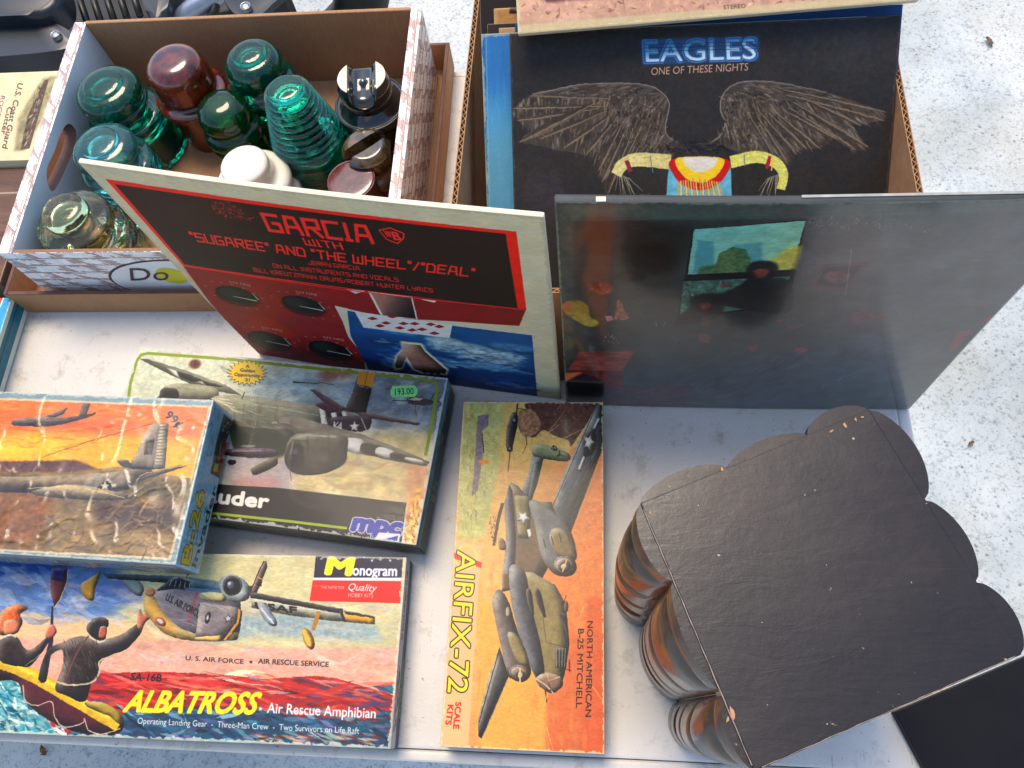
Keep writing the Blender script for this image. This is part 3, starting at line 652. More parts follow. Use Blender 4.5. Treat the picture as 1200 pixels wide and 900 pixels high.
c.poly([(52, 455), (75, 435), (118, 432), (152, 452), (160, 490), (190, 508), (185, 524), (148, 526), (105, 505), (70, 482)], (176, 140, 60), sm=1, soft=2, col2=(196, 176, 80), g=((60, 450), (170, 510)), tex=.12); c.poly([(50, 458), (72, 436), (90, 440), (80, 470), (66, 478)], (206, 120, 70), soft=2)
c.poly([(120, 620), (330, 612), (285, 690), (78, 690)], (150, 80, 70), soft=2, tex=.35, cell=12, aniso=(3, 1)); c.poly([(78, 690), (285, 690), (288, 750), (220, 750), (90, 700)], (120, 50, 46), tex=.4, cell=10, soft=2)
c.poly([(52, 702), (136, 697), (80, 728), (54, 752)], (216, 132, 70), tex=.1); c.poly([(60, 745), (140, 700), (216, 730), (218, 805), (62, 795)], (18, 26, 32), soft=3)
c.strokes([(200, 550), (270, 555), (270, 605), (205, 590)], [(196, 90, 90), (214, 200, 190)], 24, 9, 3, 60, 3, jit=1.6, alpha=.8); c.strokes([(400, 505), (440, 505), (440, 525), (380, 520)], [(206, 200, 190), (176, 80, 70)], 10, 8, 4, 0, 2)
c.poly([(752, 596), (790, 592), (792, 606), (766, 616)], (150, 84, 80), soft=2); c.line([(900, 520), (925, 530), (962, 515)], 5, (140, 80, 78), soft=1, sm=1); c.ell((870, 500), 12, 6, (140, 80, 78), soft=2)
c.strokes([(500, 640), (960, 640), (940, 800), (480, 790)], [(34, 44, 56), (84, 96, 110), (60, 72, 86), (44, 50, 60)], 90, 90, 6, -24, 5, alpha=.4)
c.strokes([(60, 520), (500, 500), (480, 600), (80, 640)], [(60, 64, 60), (24, 24, 22), (84, 84, 76)], 80, 10, 2, 0, 5, jit=1, alpha=.5)
c.src(*Z8)
c.poly([(180, 330), (342, 320), (270, 425), (135, 415)], (120, 80, 84), alpha=.8); c.poly([(192, 340), (318, 334), (262, 412), (158, 402)], (78, 66, 74)); c.ell((235, 375), 48, 22, (126, 84, 84), soft=3, tex=.4, cell=10)
c.poly([(270, 505), (310, 480), (370, 500), (430, 515), (340, 530), (285, 548)], (140, 84, 84), alpha=.7, soft=5, tex=.4, cell=12); c.ell((108, 630), 26, 9, (160, 80, 84), soft=2)
c.poly([(735, 545), (795, 508), (780, 530), (745, 556)], (160, 84, 76), soft=2); c.poly([(655, 572), (715, 565), (650, 640), (625, 645)], (166, 92, 84), alpha=.8, soft=3)
c.strokes([(120, 160), (400, 160), (600, 220), (640, 250), (480, 200), (150, 200)], [(176, 206, 200), (206, 222, 216)], 130, 7, 3, 10, 4, jit=1.5, alpha=.5)
c.line([(283, 275), (276, 340), (262, 440)], 1.6, (170, 160, 166), sm=1)
c.strokes([(180, 740), (330, 700), (320, 720), (180, 765)], [(110, 124, 136)], 14, 60, 4, -38, 4, jit=.3, alpha=.6)
c.src(*Z7).strokes([(60, 130), (480, 150), (480, 480), (120, 600), (60, 560)], [(70, 74, 66), (40, 40, 36), (92, 90, 80), (60, 48, 42)], 300, 40, 5, 20, 15, jit=1.2, alpha=.22, jc=8)
c.strokes([(480, 480), (960, 470), (960, 700), (420, 780)], [(74, 82, 90), (40, 46, 52), (100, 96, 96), (84, 64, 60)], 260, 50, 5, -20, 16, jit=.8, alpha=.25, jc=8)
c.src(*Z8).strokes([(140, 150), (860, 110), (600, 560), (180, 700), (100, 440)], [(110, 98, 100), (80, 74, 78), (126, 112, 108), (92, 100, 104)], 420, 50, 5, -10, 17, jit=1.2, alpha=.22, jc=8)
c.paint(.9, 91); c.src().line([(655, 262.5), (1310, 236)], 1, (60, 110, 104)); c.edgewear(6, (150, 156, 140), .6).grain(3)
o = slab('record_sleeve', q, .0060, c.mat(.30, 1.66, .11, .2, 140, .3), M_cardd, warp=.0026, bev=.0018)
tag(o, 'dark glossy record sleeve showing a dim room with a turquoise window, standing upright', 'record sleeve', GREC)
# pale spine rubbed along its top edge
M_worn = plain('worn_grey_card', (150, 152, 144), .7, 16, 120); rub = from_bm('worn_top', box_bm(.125, .2925, .2882, .2900, .3142, .3145), M_worn); rub.parent = o; rub.matrix_parent_inverse = o.matrix_world.inverted()
for x in (.002, .0): 
    r2 = from_bm('worn_top', box_bm(-.008+x*6, -.002+x*6, .2880, .2915, .3142, .3147), M_card); r2.parent = o; r2.matrix_parent_inverse = o.matrix_world.inverted()
    break

# ---- black sleeve with wings in the crate
q = lp_quad((-.0670, .5250, .2200), .010, .943, .315, .266)
c = Canvas(q, 950, 806, (66, 63, 60), 'black_sleeve_print'); Z3, Z4 = (540, 0, 3.4625), (840, 0, 3.3333)
c.mottle(.12, 120, 3).mottle(.10, 8, 6)
c.src().ell((640, 225), 30, 26, (92, 84, 98), alpha=.35, soft=20, tex=.3); c.ell((980, 60), 80, 40, (78, 78, 82), alpha=.3, soft=30, tex=.3)
FE = [(132, 122, 108), (104, 96, 86), (160, 148, 132), (70, 64, 58), (176, 162, 142)]
def wing(Z, out, bones, flow, feathers):
    c.src(*Z).poly(out, (88, 80, 72), sm=1, tex=.3, cell=20, seed=4)
    c.strokes(out, FE, 620, 46, 6, flow, 11, jit=.35, alpha=.55, jc=10)
    for f in feathers:
        (x0, y0), (x1, y1), w = f; d = np.array([x1-x0, y1-y0], float); L = np.linalg.norm(d); d /= L; n_ = np.array([-d[1], d[0]])*w
        a, b = np.array([x0, y0], float), np.array([x1, y1], float)
        c.poly([a, a+d*L*.3+n_*.8, a+d*L*.75+n_, b+n_*.2, b-n_*.1, a+d*L*.75-n_*.6, a+d*L*.3-n_*.5], (98, 88, 78), sm=1, col2=(142, 126, 108), g=(a, b), tex=.15, cell=6)
        c.poly([a, a+d*L*.3+n_*.8, a+d*L*.75+n_, b, a+d*L*.7+n_*.2], (50, 44, 40), sm=1, alpha=.55, soft=1)
        c.line([a, (a+b)/2-n_*.1, b], 2.0, (186, 170, 146), w2=1.2, sm=1)
    c.line(bones, 7, (120, 112, 104), w2=4, sm=1, alpha=.8); c.line([(x, y-3) for x, y in bones], 2.6, (176, 168, 156), w2=1.6, sm=1)
lw = [(215, 440), (290, 385), (480, 346), (640, 340), (770, 350), (828, 385), (845, 430), (832, 520), (850, 565), (885, 590), (850, 645), (760, 640), (690, 655), (640, 690), (600, 790), (575, 750), (560, 690), (525, 635), (400, 610), (310, 590), (245, 575), (270, 530), (215, 470)]
wing(Z3, lw, [(290, 385), (480, 347), (640, 340), (765, 350), (828, 388), (846, 432), (830, 520), (845, 560), (885, 582)], lambda p: 100+ (p[0]-520)*.06 if p[1] > 400 else 170,
     [((600, 400), (285, 388), 7), ((590, 430), (215, 440), 9), ((560, 440), (235, 490), 10), ((540, 420), (245, 575), 20), ((590, 450), (330, 560), 12), ((620, 460), (420, 600), 12), ((640, 470), (510, 625), 12), ((660, 490), (560, 690), 11), ((680, 500), (575, 735), 10), ((700, 520), (600, 780), 9), ((720, 540), (640, 700), 9), ((745, 560), (680, 660), 8)])
c.strokes([(540, 370), (740, 360), (820, 420), (810, 600), (700, 620), (560, 440)], [(120, 108, 92), (150, 136, 116), (54, 48, 42), (88, 78, 66)], 330, 15, 5, 70, 12, jit=1.6, alpha=.7, curve=.5)
rw = [(18, 440), (20, 380), (60, 335), (130, 318), (250, 325), (430, 362), (650, 438), (640, 470), (560, 485), (525, 480), (585, 575), (530, 585), (470, 545), (400, 580), (330, 585), (275, 640), (230, 600), (100, 600), (0, 545), (30, 500)]
wing(Z4, rw, [(-25, 560), (15, 530), (32, 480), (15, 430), (20, 380), (60, 335), (130, 320), (250, 326), (430, 364)], lambda p: 62-(p[0]-200)*.06 if p[1] > 400 else 12,
     [((260, 350), (655, 436), 7), ((270, 370), (650, 470), 9), ((330, 380), (560, 488), 11), ((300, 400), (585, 570), 16), ((280, 420), (540, 582), 12), ((260, 430), (470, 545), 10), ((230, 440), (400, 578), 10), ((200, 440), (350, 580), 10), ((170, 440), (310, 600), 9), ((150, 440), (275, 635), 9), ((120, 440), (220, 600), 8)])
c.strokes([(30, 380), (130, 340), (200, 380), (190, 560), (110, 590), (20, 540)], [(120, 108, 92), (150, 136, 116), (54, 48, 42), (88, 78, 66)], 230, 13, 5, 110, 13, jit=1.6, alpha=.7, curve=.5)
# centre: plain banded ornament of cream, yellow, red and light blue
c.src(*Z3).strokes([(860, 570), (1050, 570), (1100, 620), (820, 620)], [(44, 42, 44), (96, 92, 90), (30, 28, 30)], 90, 34, 5, 8, 3, jit=.8, alpha=.8, jc=6)
c.src()
c.line([(722, 205), (730, 193), (748, 187), (786, 190)], 13, (216, 206, 150), w2=17, sm=1, tex=.12, cell=5); c.line([(725, 200), (737, 190), (756, 188)], 4, (236, 228, 170), sm=1, soft=1, alpha=.6)
c.line([(915, 222), (918, 204), (908, 190), (886, 184), (856, 190)], 10, (216, 214, 130), w2=15, sm=1, tex=.12, cell=5)
c.line([(734, 188), (739, 201)], 5, (150, 66, 80)); c.line([(902, 183), (899, 197)], 4, (176, 50, 70)); c.line([(906, 186), (904, 200)], 1.6, (226, 196, 70))
c.line([(762, 183), (765, 203)], 1, (120, 150, 170)); c.line([(872, 181), (873, 195)], 1, (90, 130, 170))
c.poly([(784, 189), (800, 185), (840, 184), (856, 190), (858, 240), (780, 242)], (126, 186, 204), tex=.1)
c.poly([(784, 190), (802, 184), (838, 184), (856, 190), (850, 206), (838, 218), (820, 223), (802, 218), (790, 206)], (196, 44, 44), sm=1)
c.poly([(791, 188), (803, 184), (837, 184), (849, 188), (843, 202), (832, 211), (820, 214), (807, 211), (797, 202)], (232, 204, 64), sm=1)
c.poly([(800, 186), (808, 184), (832, 184), (841, 186), (836, 196), (820, 202), (806, 197)], (222, 220, 210), sm=1, soft=2)
for k in range(17): c.line([(796+k*2.8+(1.5 if k > 7 else -1), 208+abs(k-7)*.6), (795+k*3.4, 240)], 1.5, (226, 206, 130) if k % 2 else (206, 170, 90), sm=0)
for sx, s2 in ((724, 3), (912, -3)):
    for k in range(9): c.line([(sx+k*s2*.5, 204+k*.5), (sx+k*s2*1.1+(k % 3-1)*3, 224+k % 4*4)], .9, (206, 196, 168), w2=.4, alpha=.8)
c.strokes([(740, 228), (800, 226), (800, 244), (740, 242)], [(150, 150, 136), (90, 90, 84)], 26, 20, 1.5, -20, 8, alpha=.7)
c.paint(.7, 81)
# title
c.poly([(751, 46), (890, 42), (889, 71), (753, 77)], (70, 128, 190), alpha=.55, soft=3)
c.text('EAGLES', (755, 73.5), (887.5, 70), (753.6, 48), (70, 116, 168), bold=.022, outline=(120, 178, 222), ow=.016)
c.text('EAGLES', (757, 72.5), (886, 69), (755.6, 49), (84, 150, 176), bold=.0, col2=(214, 232, 236), g=((760, 54), (761, 71)))
for k in range(3): c.line([(756, 52+k*4.2), (888, 48.6+k*4.2)], .7, (40, 66, 96), alpha=.75)
c.text('ONE OF THESE NIGHTS', (763, 88), (876.5, 82.5), (762.4, 79.4), (214, 178, 160), bold=.004, shear=.12)
c.poly([(936, 228), (1041, 165), (1050, 240), (936, 240)], (52, 49, 49), alpha=0)
c.edgewear(5, (120, 116, 112), .4).grain(5)
o = slab('record_sleeve', q, .0035, c.mat(.5, .12, .3, .10, 300, .15), M_cardd, bev=.0008)
tag(o, 'black record sleeve lettered EAGLES with feathered wings, tilted back in the crate', 'record sleeve', GREC)

# ---- blue sleeve behind it, its rim showing on the left
def behind(dx, dn, up, w, h, col, name, label, draw=None, px=(400, 400), th=.0035, yaw=.010, lean=.943, rough=.45):
    b = lp_quad((-.0670, .5250, .2200), yaw, lean, w, h); u = (b[1]-b[0])/w; v = (b[0]-b[3])/h; n_ = np.cross(u, v)
    b = b+u*dx-n_*dn+v*up; c = Canvas(b, *px, col, name); draw(c) if draw else c.mottle(.08, 60, 3).grain(3)
    o = slab('record_sleeve', b, th, c.mat(rough, .15, .3, .08, 300), M_cardblue if 'blue' in label else M_card, bev=.0008); tag(o, label, 'record sleeve', GREC); return o
def dblue(c):
    c.mottle(.10, 160, 4, (.4, 2)).mottle(.08, 14, 6, (.5, 3))
    c.src().poly([(560, 36), (610, 36), (610, 110), (562, 110)], (54, 116, 176), alpha=.6, soft=20)
    c.poly([(560, 150), (610, 150), (606, 260), (566, 260)], (132, 176, 188), alpha=.6, soft=26)
    c.line([(569.5, 38), (574, 255)], .8, (170, 200, 206), alpha=.8); c.line([(566.5, 38), (571, 255)], 2.4, (84, 104, 128), alpha=.6)
    c.strokes([(566, 40), (569, 40), (573, 240), (570, 240)], [(170, 184, 190), (60, 70, 90)], 60, 2.4, .7, 88, 3, alpha=.8); c.edgewear(4, (196, 190, 170), .7).grain(4)
behind(-.0245, .0052, .0015, .315, .266, (92, 156, 188), 'blue_sleeve_print', 'sky blue record sleeve peeping out left of the black winged one', dblue, (700, 500))
def dkraft(c):
    c.mottle(.1, 40, 3); c.src().poly([(575, -10), (610, -10), (610, 22), (575, 24)], (190, 152, 98), tex=.15, cell=14)
    c.poly([(598, 4), (603, 0), (612, 0), (612, 16), (597, 16)], (44, 28, 30)); c.line([(578, 30), (577, 10), (579, 0)], 1.2, (120, 90, 60)); c.line([(572, 24), (571, 9), (568, 7), (568, 2)], 2, (60, 50, 44)); c.edgewear(3, (206, 180, 130), .5).grain(4)
behind(-.0100, .0125, .0070, .315, .25, (196, 160, 120), 'tan_sleeve_print', 'tan record sleeve edge just behind the blue one in the crate')
behind(-.0205, .0200, .0120, .315, .25, (70, 58, 42), 'olive_sleeve_print', 'dark olive record sleeve edge in the crate behind the tan one')
behind(-.0155, .0290, .0260, .315, .25, (186, 148, 96), 'arched_sleeve_print', 'yellowish brown record sleeve with a dark arch at the back left of the crate', dkraft)
behind(-.0285, .0390, .0400, .315, .25, (60, 44, 30), 'brown_sleeve_print', 'dark brown record sleeve furthest back in the crate')
behind(.0040, .0095, .0100, .315, .25, (40, 92, 140), 'navy_sleeve_print', 'thin navy blue record sleeve just above the black winged one')
# ---- pinkish cream sleeve lying on top
q = None
bl = np.array([-.0579, .5082, .2348]); yw = .061; u = np.array([math.cos(yw), math.sin(yw), 0]); n_ = np.array([-math.sin(yw), math.cos(yw), 0]); ln = 1.13
v = math.cos(ln)*np.array([0, 0, 1])+math.sin(ln)*n_
q = np.array([bl+v*.315, bl+u*.315+v*.315, bl+u*.315, bl])
c = Canvas(q, 1000, 1000, (206, 176, 150), 'faded_sleeve_print'); c.mottle(.12, 80, 3, (2, 1)).mottle(.1, 12, 5)
c.src().poly([(600, -60), (1100, -100), (1090, -4), (830, 14), (607, 22)], (204, 158, 140), alpha=.5, soft=16, tex=.2)
c.poly([(640, 3), (700, -2), (800, -6), (800, -30), (620, -30)], (96, 52, 60), alpha=.8, soft=3, tex=.4)
c.strokes([(607, -40), (1090, -80), (1080, -6), (608, 24)], [(226, 196, 160), (150, 116, 96), (186, 140, 120), (112, 84, 70), (214, 184, 130)], 700, 7, 2.2, 0, 5, jit=2.5, alpha=.5)
c.poly([(606, 30), (1080, -10), (1080, 2), (607, 42)], (206, 196, 156), alpha=.7, soft=2)
c.text('STEREO', (848, 11), (874, 9), (847.8, 6.4), (120, 96, 84), bold=.02); c.edgewear(7, (214, 204, 166), .8).grain(5)
o = slab('record_sleeve', q, .006, c.mat(.45, .15, .3, .12, 300), M_card, bev=.0015)
tag(o, 'faded pink and cream record sleeve marked STEREO lying over the tops of the others', 'record sleeve', GREC)

# ================================================================== model kit boxes
GK = 'boxed model kits'
def kit(nm, label, BR, yaw, w, d, h, zb, top, right=None, front=None, side_col=(120, 140, 150), base_col=(150, 140, 120), res=(900, 500), rough=.4, coat=.2, lid_h=None, bev=.0012, film=None, bump=.05):
    """a lid over a tray; top / right / front are drawing functions"""
    t = thing(nm, label, 'model kit', GK, (BR[0], BR[1], zb), (0, 0, yaw))
    u = np.array([math.cos(yaw), math.sin(yaw), 0]); n_ = np.array([-math.sin(yaw), math.cos(yaw), 0]); B = np.array([BR[0], BR[1], zb]); H_ = np.array([0, 0, h])
    TRc, BRc, BLc, TLc = B+n_*d+H_, B+H_, B-u*w+H_, B-u*w+n_*d+H_
    lh = lid_h or h-.003; mats = []
    c = Canvas([TLc, TRc, BRc, BLc], *res, (200, 200, 190), nm+'_top'); top(c); mats.append(c.mat(rough, coat, .12, bump, 260))
    dn = np.array([0, 0, lh])
    if right:
        c = Canvas([BRc, TRc, TRc-dn, BRc-dn], 900, 220, side_col, nm+'_end'); right(c); mats.append(c.mat(rough, coat, .12, bump))
    else: mats.append(plain(nm+'_end', side_col, .4, 8))
    if front:
        c = Canvas([BLc, BRc, BRc-dn, BLc-dn], 900, 100, side_col, nm+'_side'); front(c); mats.append(c.mat(rough, coat, .12, bump))
    else: mats.append(plain(nm+'_side', side_col, .4, 8))
    mats.append(plain(nm+'_back', side_col, .45, 8))
    bm = box_bm(-w, 0, 0, d, h-lh, h, bev, 2); uvl = bm.loops.layers.uv.new('UVMap')
    for f in bm.faces:
        f.normal_update(); n = f.normal; k = 0 if n.z > .6 else (1 if n.x > .6 else (2 if n.y < -.6 else (0 if n.z > .3 else 3))); f.material_index = k
        for lo in f.loops:
            x, y, z = lo.vert.co; lo[uvl].uv = ((x+w)/w, y/d) if k in (0, 3) else ((y/d, (z-(h-lh))/lh) if k == 1 else ((x+w)/w, (z-(h-lh))/lh))
    me = bpy.data.meshes.new('lid'); bm.to_mesh(me); bm.free()
    for m in mats: me.materials.append(m)
    lid = new_obj('lid', me, None, t); 
    from_bm('tray', box_bm(-w+.0016, -.0016, .0016, d-.0016, 0, h-lh+.002, .0006, 1), plain(nm+'_tray', base_col, .5, 8), t)
    return t, lid

def cloud_bg(c, pts, cols, n, ln, w, ang, seed, alpha=.5, jit=.6): c.strokes(pts, cols, n, ln, w, ang, seed, jit=jit, alpha=alpha, curve=.4)
def star(c, x, y, r, col, rot=-90, squash=1.):
    c.poly([(x+(r if k % 2 == 0 else r*.42)*math.cos(math.radians(rot+k*36)), y+(r if k % 2 == 0 else r*.42)*math.sin(math.radians(rot+k*36))*squash) for k in range(10)], col)

# ---- bomber kit with green rule (partly under the orange one)
ZM = (140, 400, 3.0)
def top_m(c):
    c.src(*ZM); al = [(0, 0), (1250, 0), (1250, 860), (-300, 860), (-300, 200)]
    c.poly(al, (196, 200, 186), tex=.12, cell=60)
    c.poly([(60, 20), (900, 90), (400, 200), (0, 250)], (206, 206, 182), soft=20, tex=.1); c.poly([(400, 100), (900, 110), (860, 330), (600, 300)], (156, 178, 176), alpha=.7, soft=25, tex=.3, cell=50)
    c.poly([(860, 90), (1180, 130), (1130, 330), (900, 300), (800, 200)], (122, 130, 138), alpha=.8, soft=20, tex=.35, cell=50)
    cloud_bg(c, [(300, 80), (1150, 130), (1080, 560), (900, 520), (700, 300)], [(214, 206, 178), (140, 158, 160), (186, 186, 170), (112, 118, 124)], 170, 90, 22, -12, 3, .3)
    c.ell((770, 110), 60, 22, (164, 112, 84), alpha=.7, soft=12, tex=.4); c.ell((730, 125), 30, 22, (160, 96, 80), alpha=.5, soft=10); c.ell((265, 80), 20, 16, (110, 66, 52), soft=4, tex=.5, cell=6)
    c.poly([(640, 330), (1090, 320), (1080, 560), (960, 560), (380, 520), (380, 440), (520, 400)], (206, 190, 142), soft=18, tex=.2, cell=50)
    cloud_bg(c, [(560, 420), (1060, 400), (1050, 560), (560, 530)], [(226, 206, 156), (196, 160, 120), (214, 196, 150), (180, 170, 150)], 90, 80, 20, -8, 4, .35)
    c.poly([(380, 400), (640, 400), (600, 540), (380, 520)], (176, 168, 172), soft=14, alpha=.8); c.ell((480, 500), 90, 22, (196, 140, 130), alpha=.6, soft=14); c.poly([(1020, 420), (1100, 440), (1060, 640), (1000, 600)], (206, 150, 110), alpha=.7, soft=12, tex=.2)
    # distant aircraft
    c.line([(610, 142), (640, 146), (700, 148)], 5, (70, 66, 62), w2=2); c.line([(700, 145), (755, 152)], 2, (90, 80, 74)); c.poly([(1010, 205), (1040, 195), (1100, 208), (1092, 224), (1030, 222)], (92, 88, 84), sm=1); c.poly([(1012, 204), (1042, 197), (1070, 202), (1050, 210)], (196, 188, 160)); c.line([(960, 208), (1135, 212)], 3, (80, 74, 70)); c.line([(1096, 205), (1110, 180)], 4, (84, 80, 78)); c.line([(1040, 225), (1043, 262)], 1.5, (70, 66, 66))
    OD, OL, DK, CR = (104, 104, 88), (150, 148, 122), (50, 46, 42), (196, 190, 166)
    # far wing with invasion stripes
    c.round(.6)
    c.poly([(68, 60), (100, 62), (240, 105), (370, 152), (430, 190), (330, 175), (250, 150), (160, 108)], OD, col2=OL, g=((100, 60), (380, 180)), tex=.12)
    for a, b in (((165, 92), (215, 128)), ((230, 118), (285, 148))): c.poly([a, (a[0]+50, a[1]+16), (b[0]+36, b[1]+8), (b[0]-14, b[1]-4)], (222, 218, 204))
    c.poly([(200, 104), (250, 118), (300, 140), (258, 143), (210, 125)], DK); c.poly([(285, 135), (340, 150), (370, 160), (310, 160)], DK)
    c.poly([(140, 190), (160, 160), (210, 148), (330, 160), (350, 195), (330, 205), (140, 205)], OL, sm=1, tex=.15, cell=20); c.poly([(140, 192), (152, 165), (200, 168), (205, 200), (140, 205)], DK, sm=1)
    # fuselage
    c.poly([(330, 195), (420, 190), (560, 205), (680, 225), (800, 248), (876, 282), (870, 312), (800, 300), (720, 290), (640, 330), (560, 400), (420, 400), (380, 300), (330, 240)], OL, sm=1, col2=(86, 86, 70), g=((560, 205), (540, 360)), tex=.12, cell=40)
    c.poly([(400, 290), (560, 320), (620, 380), (560, 410), (400, 400)], (76, 78, 62), soft=6); c.line([(420, 215), (560, 235), (700, 262)], 5, (184, 180, 156), sm=1, alpha=.6); c.ell((545, 287), 14, 7, (180, 176, 150), n=4); c.line([(405, 240), (405, 300)], 2, DK, alpha=.5); c.line([(490, 225), (480, 310)], 2, DK, alpha=.35)
    c.poly([(440, 180), (430, 205)], DK) if False else c.line([(440, 178), (430, 202)], 3, DK)
    for k in range(4): c.line([(322+k*12, 200+k*5), (390+k*8, 206+k*14)], 3, (206, 200, 180)); 
    for k, col in enumerate([(226, 220, 204), DK, (226, 220, 204), DK, (226, 220, 204)]): c.poly([(700+k*20, 226+k*5), (720+k*20, 230+k*5), (735+k*20, 300), (712+k*20, 298)], col)
    c.poly([(690, 225), (720, 215), (770, 240), (740, 250)], (96, 52, 70), sm=1)
    # tail
    c.poly([(842, 105), (900, 112), (878, 205), (865, 258), (790, 245), (820, 180)], (76, 68, 58), tex=.1); c.poly([(850, 104), (902, 111), (892, 148), (838, 142)], (214, 158, 62)); c.line([(874, 108), (866, 146)], 2, (120, 84, 30)); c.text('N31 204', (842, 160), (888, 165), (844, 150), (196, 186, 150), bold=.02)
    c.poly([(668, 168), (690, 170), (800, 238), (780, 246), (720, 215)], (112, 84, 80), sm=0); c.poly([(820, 248), (860, 250), (1060, 288), (1045, 296), (860, 268)], (116, 88, 84)); c.poly([(740, 270), (870, 262), (884, 292), (850, 318), (780, 305)], (64, 44, 60), sm=1)
    c.text('XA', (742, 308), (780, 312), (752, 282), (206, 200, 190), bold=.02); star(c, 826, 300, 20, (220, 218, 210)); c.line([(850, 270), (868, 312)], 3, (200, 196, 186))
    # near wing, engine, stripes
    c.poly([(560, 268), (600, 262), (720, 290), (860, 330), (1040, 400), (1090, 425), (1080, 440), (960, 420), (800, 385), (640, 350), (575, 310)], (108, 98, 82), sm=0, col2=(140, 128, 106), g=((600, 280), (1000, 400)), tex=.12)
    for k, col in enumerate([(222, 218, 204), (50, 44, 40), (222, 218, 204), (50, 44, 40), (226, 214, 200)]): c.poly([(808+k*52, 338+k*17), (866+k*52, 355+k*17), (850+k*52, 396+k*8), (796+k*52, 376+k*10)], col, sm=1)
    c.poly([(584, 380), (600, 340), (650, 322), (790, 330), (800, 380), (790, 430), (720, 465), (640, 470), (595, 450), (580, 420)], (104, 100, 84), sm=1, col2=(62, 52, 44), g=((680, 330), (680, 470)), tex=.12)
    c.poly([(582, 400), (604, 350), (640, 360), (650, 430), (620, 462), (590, 440)], (44, 40, 38), sm=1); c.poly([(608, 345), (650, 326), (690, 330), (700, 350), (640, 352)], OL, sm=1); c.line([(690, 332), (760, 336)], 6, (196, 190, 160)); c.ell((618, 388), 9, 12, (90, 90, 96), n=12, soft=1); c.line([(610, 352), (600, 400)], 3, (160, 156, 140))
    c.poly([(380, 380), (520, 376), (560, 392), (520, 408), (380, 402)], (92, 70, 84), sm=1); c.line([(395, 386), (500, 384)], 4, (170, 150, 160)); c.poly([(462, 455), (475, 440), (545, 408), (556, 420), (548, 438), (480, 470)], (92, 88, 74), sm=1, col2=(70, 66, 56), g=((500, 430), (510, 460)))
    c.ell((395, 425), 16, 10, (24, 24, 26), n=10); c.ell((452, 368), 26, 5, (150, 150, 150), soft=2)
    for k in range(6): c.line([(440+k*58, 212+k*9), (430+k*54, 300+k*8)], 1.6, (70, 68, 56), alpha=.6)
    c.line([(420, 330), (560, 352)], 2, (60, 58, 48), alpha=.6); c.strokes([(400, 200), (680, 235), (640, 320), (420, 300)], [(190, 186, 160), (120, 118, 96)], 60, 60, 4, 12, 8, jit=.2, alpha=.4)
    c.strokes([(600, 335), (790, 335), (780, 430), (610, 450)], [(150, 142, 116), (70, 60, 50), (120, 110, 90)], 60, 50, 4, 4, 9, jit=.3, alpha=.4); c.line([(660, 328), (668, 462)], 2.4, (50, 44, 38)); c.line([(735, 330), (738, 458)], 2, (60, 52, 44))
    c.ell((600, 405), 9, 40, (150, 146, 130), ang=8, alpha=.35); c.line([(596, 350), (588, 300)], 4, (90, 84, 74), w2=1.5, alpha=.7); c.line([(598, 440), (604, 492)], 4, (90, 84, 74), w2=1.5, alpha=.7)
    c.paint(1.0, 31)
    c.round(0)
    # name band
    c.poly([(-200, 440), (380, 505), (560, 515), (1010, 568), (990, 640), (985, 728), (-200, 600)], (64, 58, 52), tex=.08, cell=60)
    c.src().poly([(255, 568), (326, 576), (476, 590), (470, 640), (250, 612)], (58, 52, 47), tex=.08)
    c.src(*ZM).text('Marauder', (160, 548), (520, 586), (163, 502), (226, 222, 210), bold=.05, shear=.15)
    # rule with rounded corners
    GR = (146, 160, 52)
    c.line([(20, 300), (38, 150), (60, 70), (75, 48), (100, 42), (380, 62), (700, 96), (1080, 134), (1112, 144), (1116, 170), (1100, 280), (1076, 402)], 11, GR)
    c.line([(180, 590), (355, 607), (600, 633), (800, 657)], 9, (160, 176, 60))
    c.poly([(842, 105), (900, 112), (888, 160), (834, 150)], (214, 158, 62)); c.line([(872, 108), (862, 155)], 2, (120, 84, 30))
    # maker's mark in white edged blue
    c.text('mpc', (816, 662), (984, 680), (828, 606), (70, 80, 160), bold=.075, outline=(214, 212, 216), ow=.04, shear=.1)
    c.poly([(912, 672), (988, 677), (982, 706), (896, 696)], (214, 212, 216)); c.poly([(928, 696), (980, 683), (976, 702), (918, 696)], (70, 80, 160))
    c.text('1/72 MODEL', (932, 598), (1000, 606), (934, 578), (150, 146, 136), bold=.0); c.text('MODEL KIT', (926, 624), (1000, 632), (928, 608), (150, 146, 136), bold=.0)
    # starburst
    sb = []
    for k in range(44): r = 1 if k % 2 == 0 else .76; sb.append((448+74*r*math.cos(k*math.pi/22), 111+48*r*math.sin(k*math.pi/22)))
    c.poly(sb, (84, 72, 30)); c.poly([(448+(x-448)*.93, 110+(y-111)*.93) for x, y in sb], (220, 192, 44))
    c.text('A', (444, 92), (456, 93), (445, 82), (70, 56, 24), bold=.03); c.text('Golden', (424, 106), (476, 110), (425, 95), (70, 56, 24), bold=.03); c.text('Opportunity', (404, 121), (494, 127), (405, 110), (70, 56, 24), bold=.03); c.text('2!', (440, 139), (458, 140), (441, 130), (70, 56, 24), bold=.03)
    c.poly([(1020, 560), (1060, 500), (1050, 720), (1000, 740)], (226, 176, 80), alpha=.7, soft=7, tex=.5, cell=10)  # gold glare on the right end, painted into the lid colour
    c.strokes([(1010, 600), (1060, 560), (1045, 720), (1000, 710)], [(236, 214, 140), (206, 130, 60), (120, 84, 50)], 60, 24, 6, 80, 4, jit=1, alpha=.6)  # streaks of the same painted glare
    c.edgewear(9, (212, 210, 200), .75).grain(3)
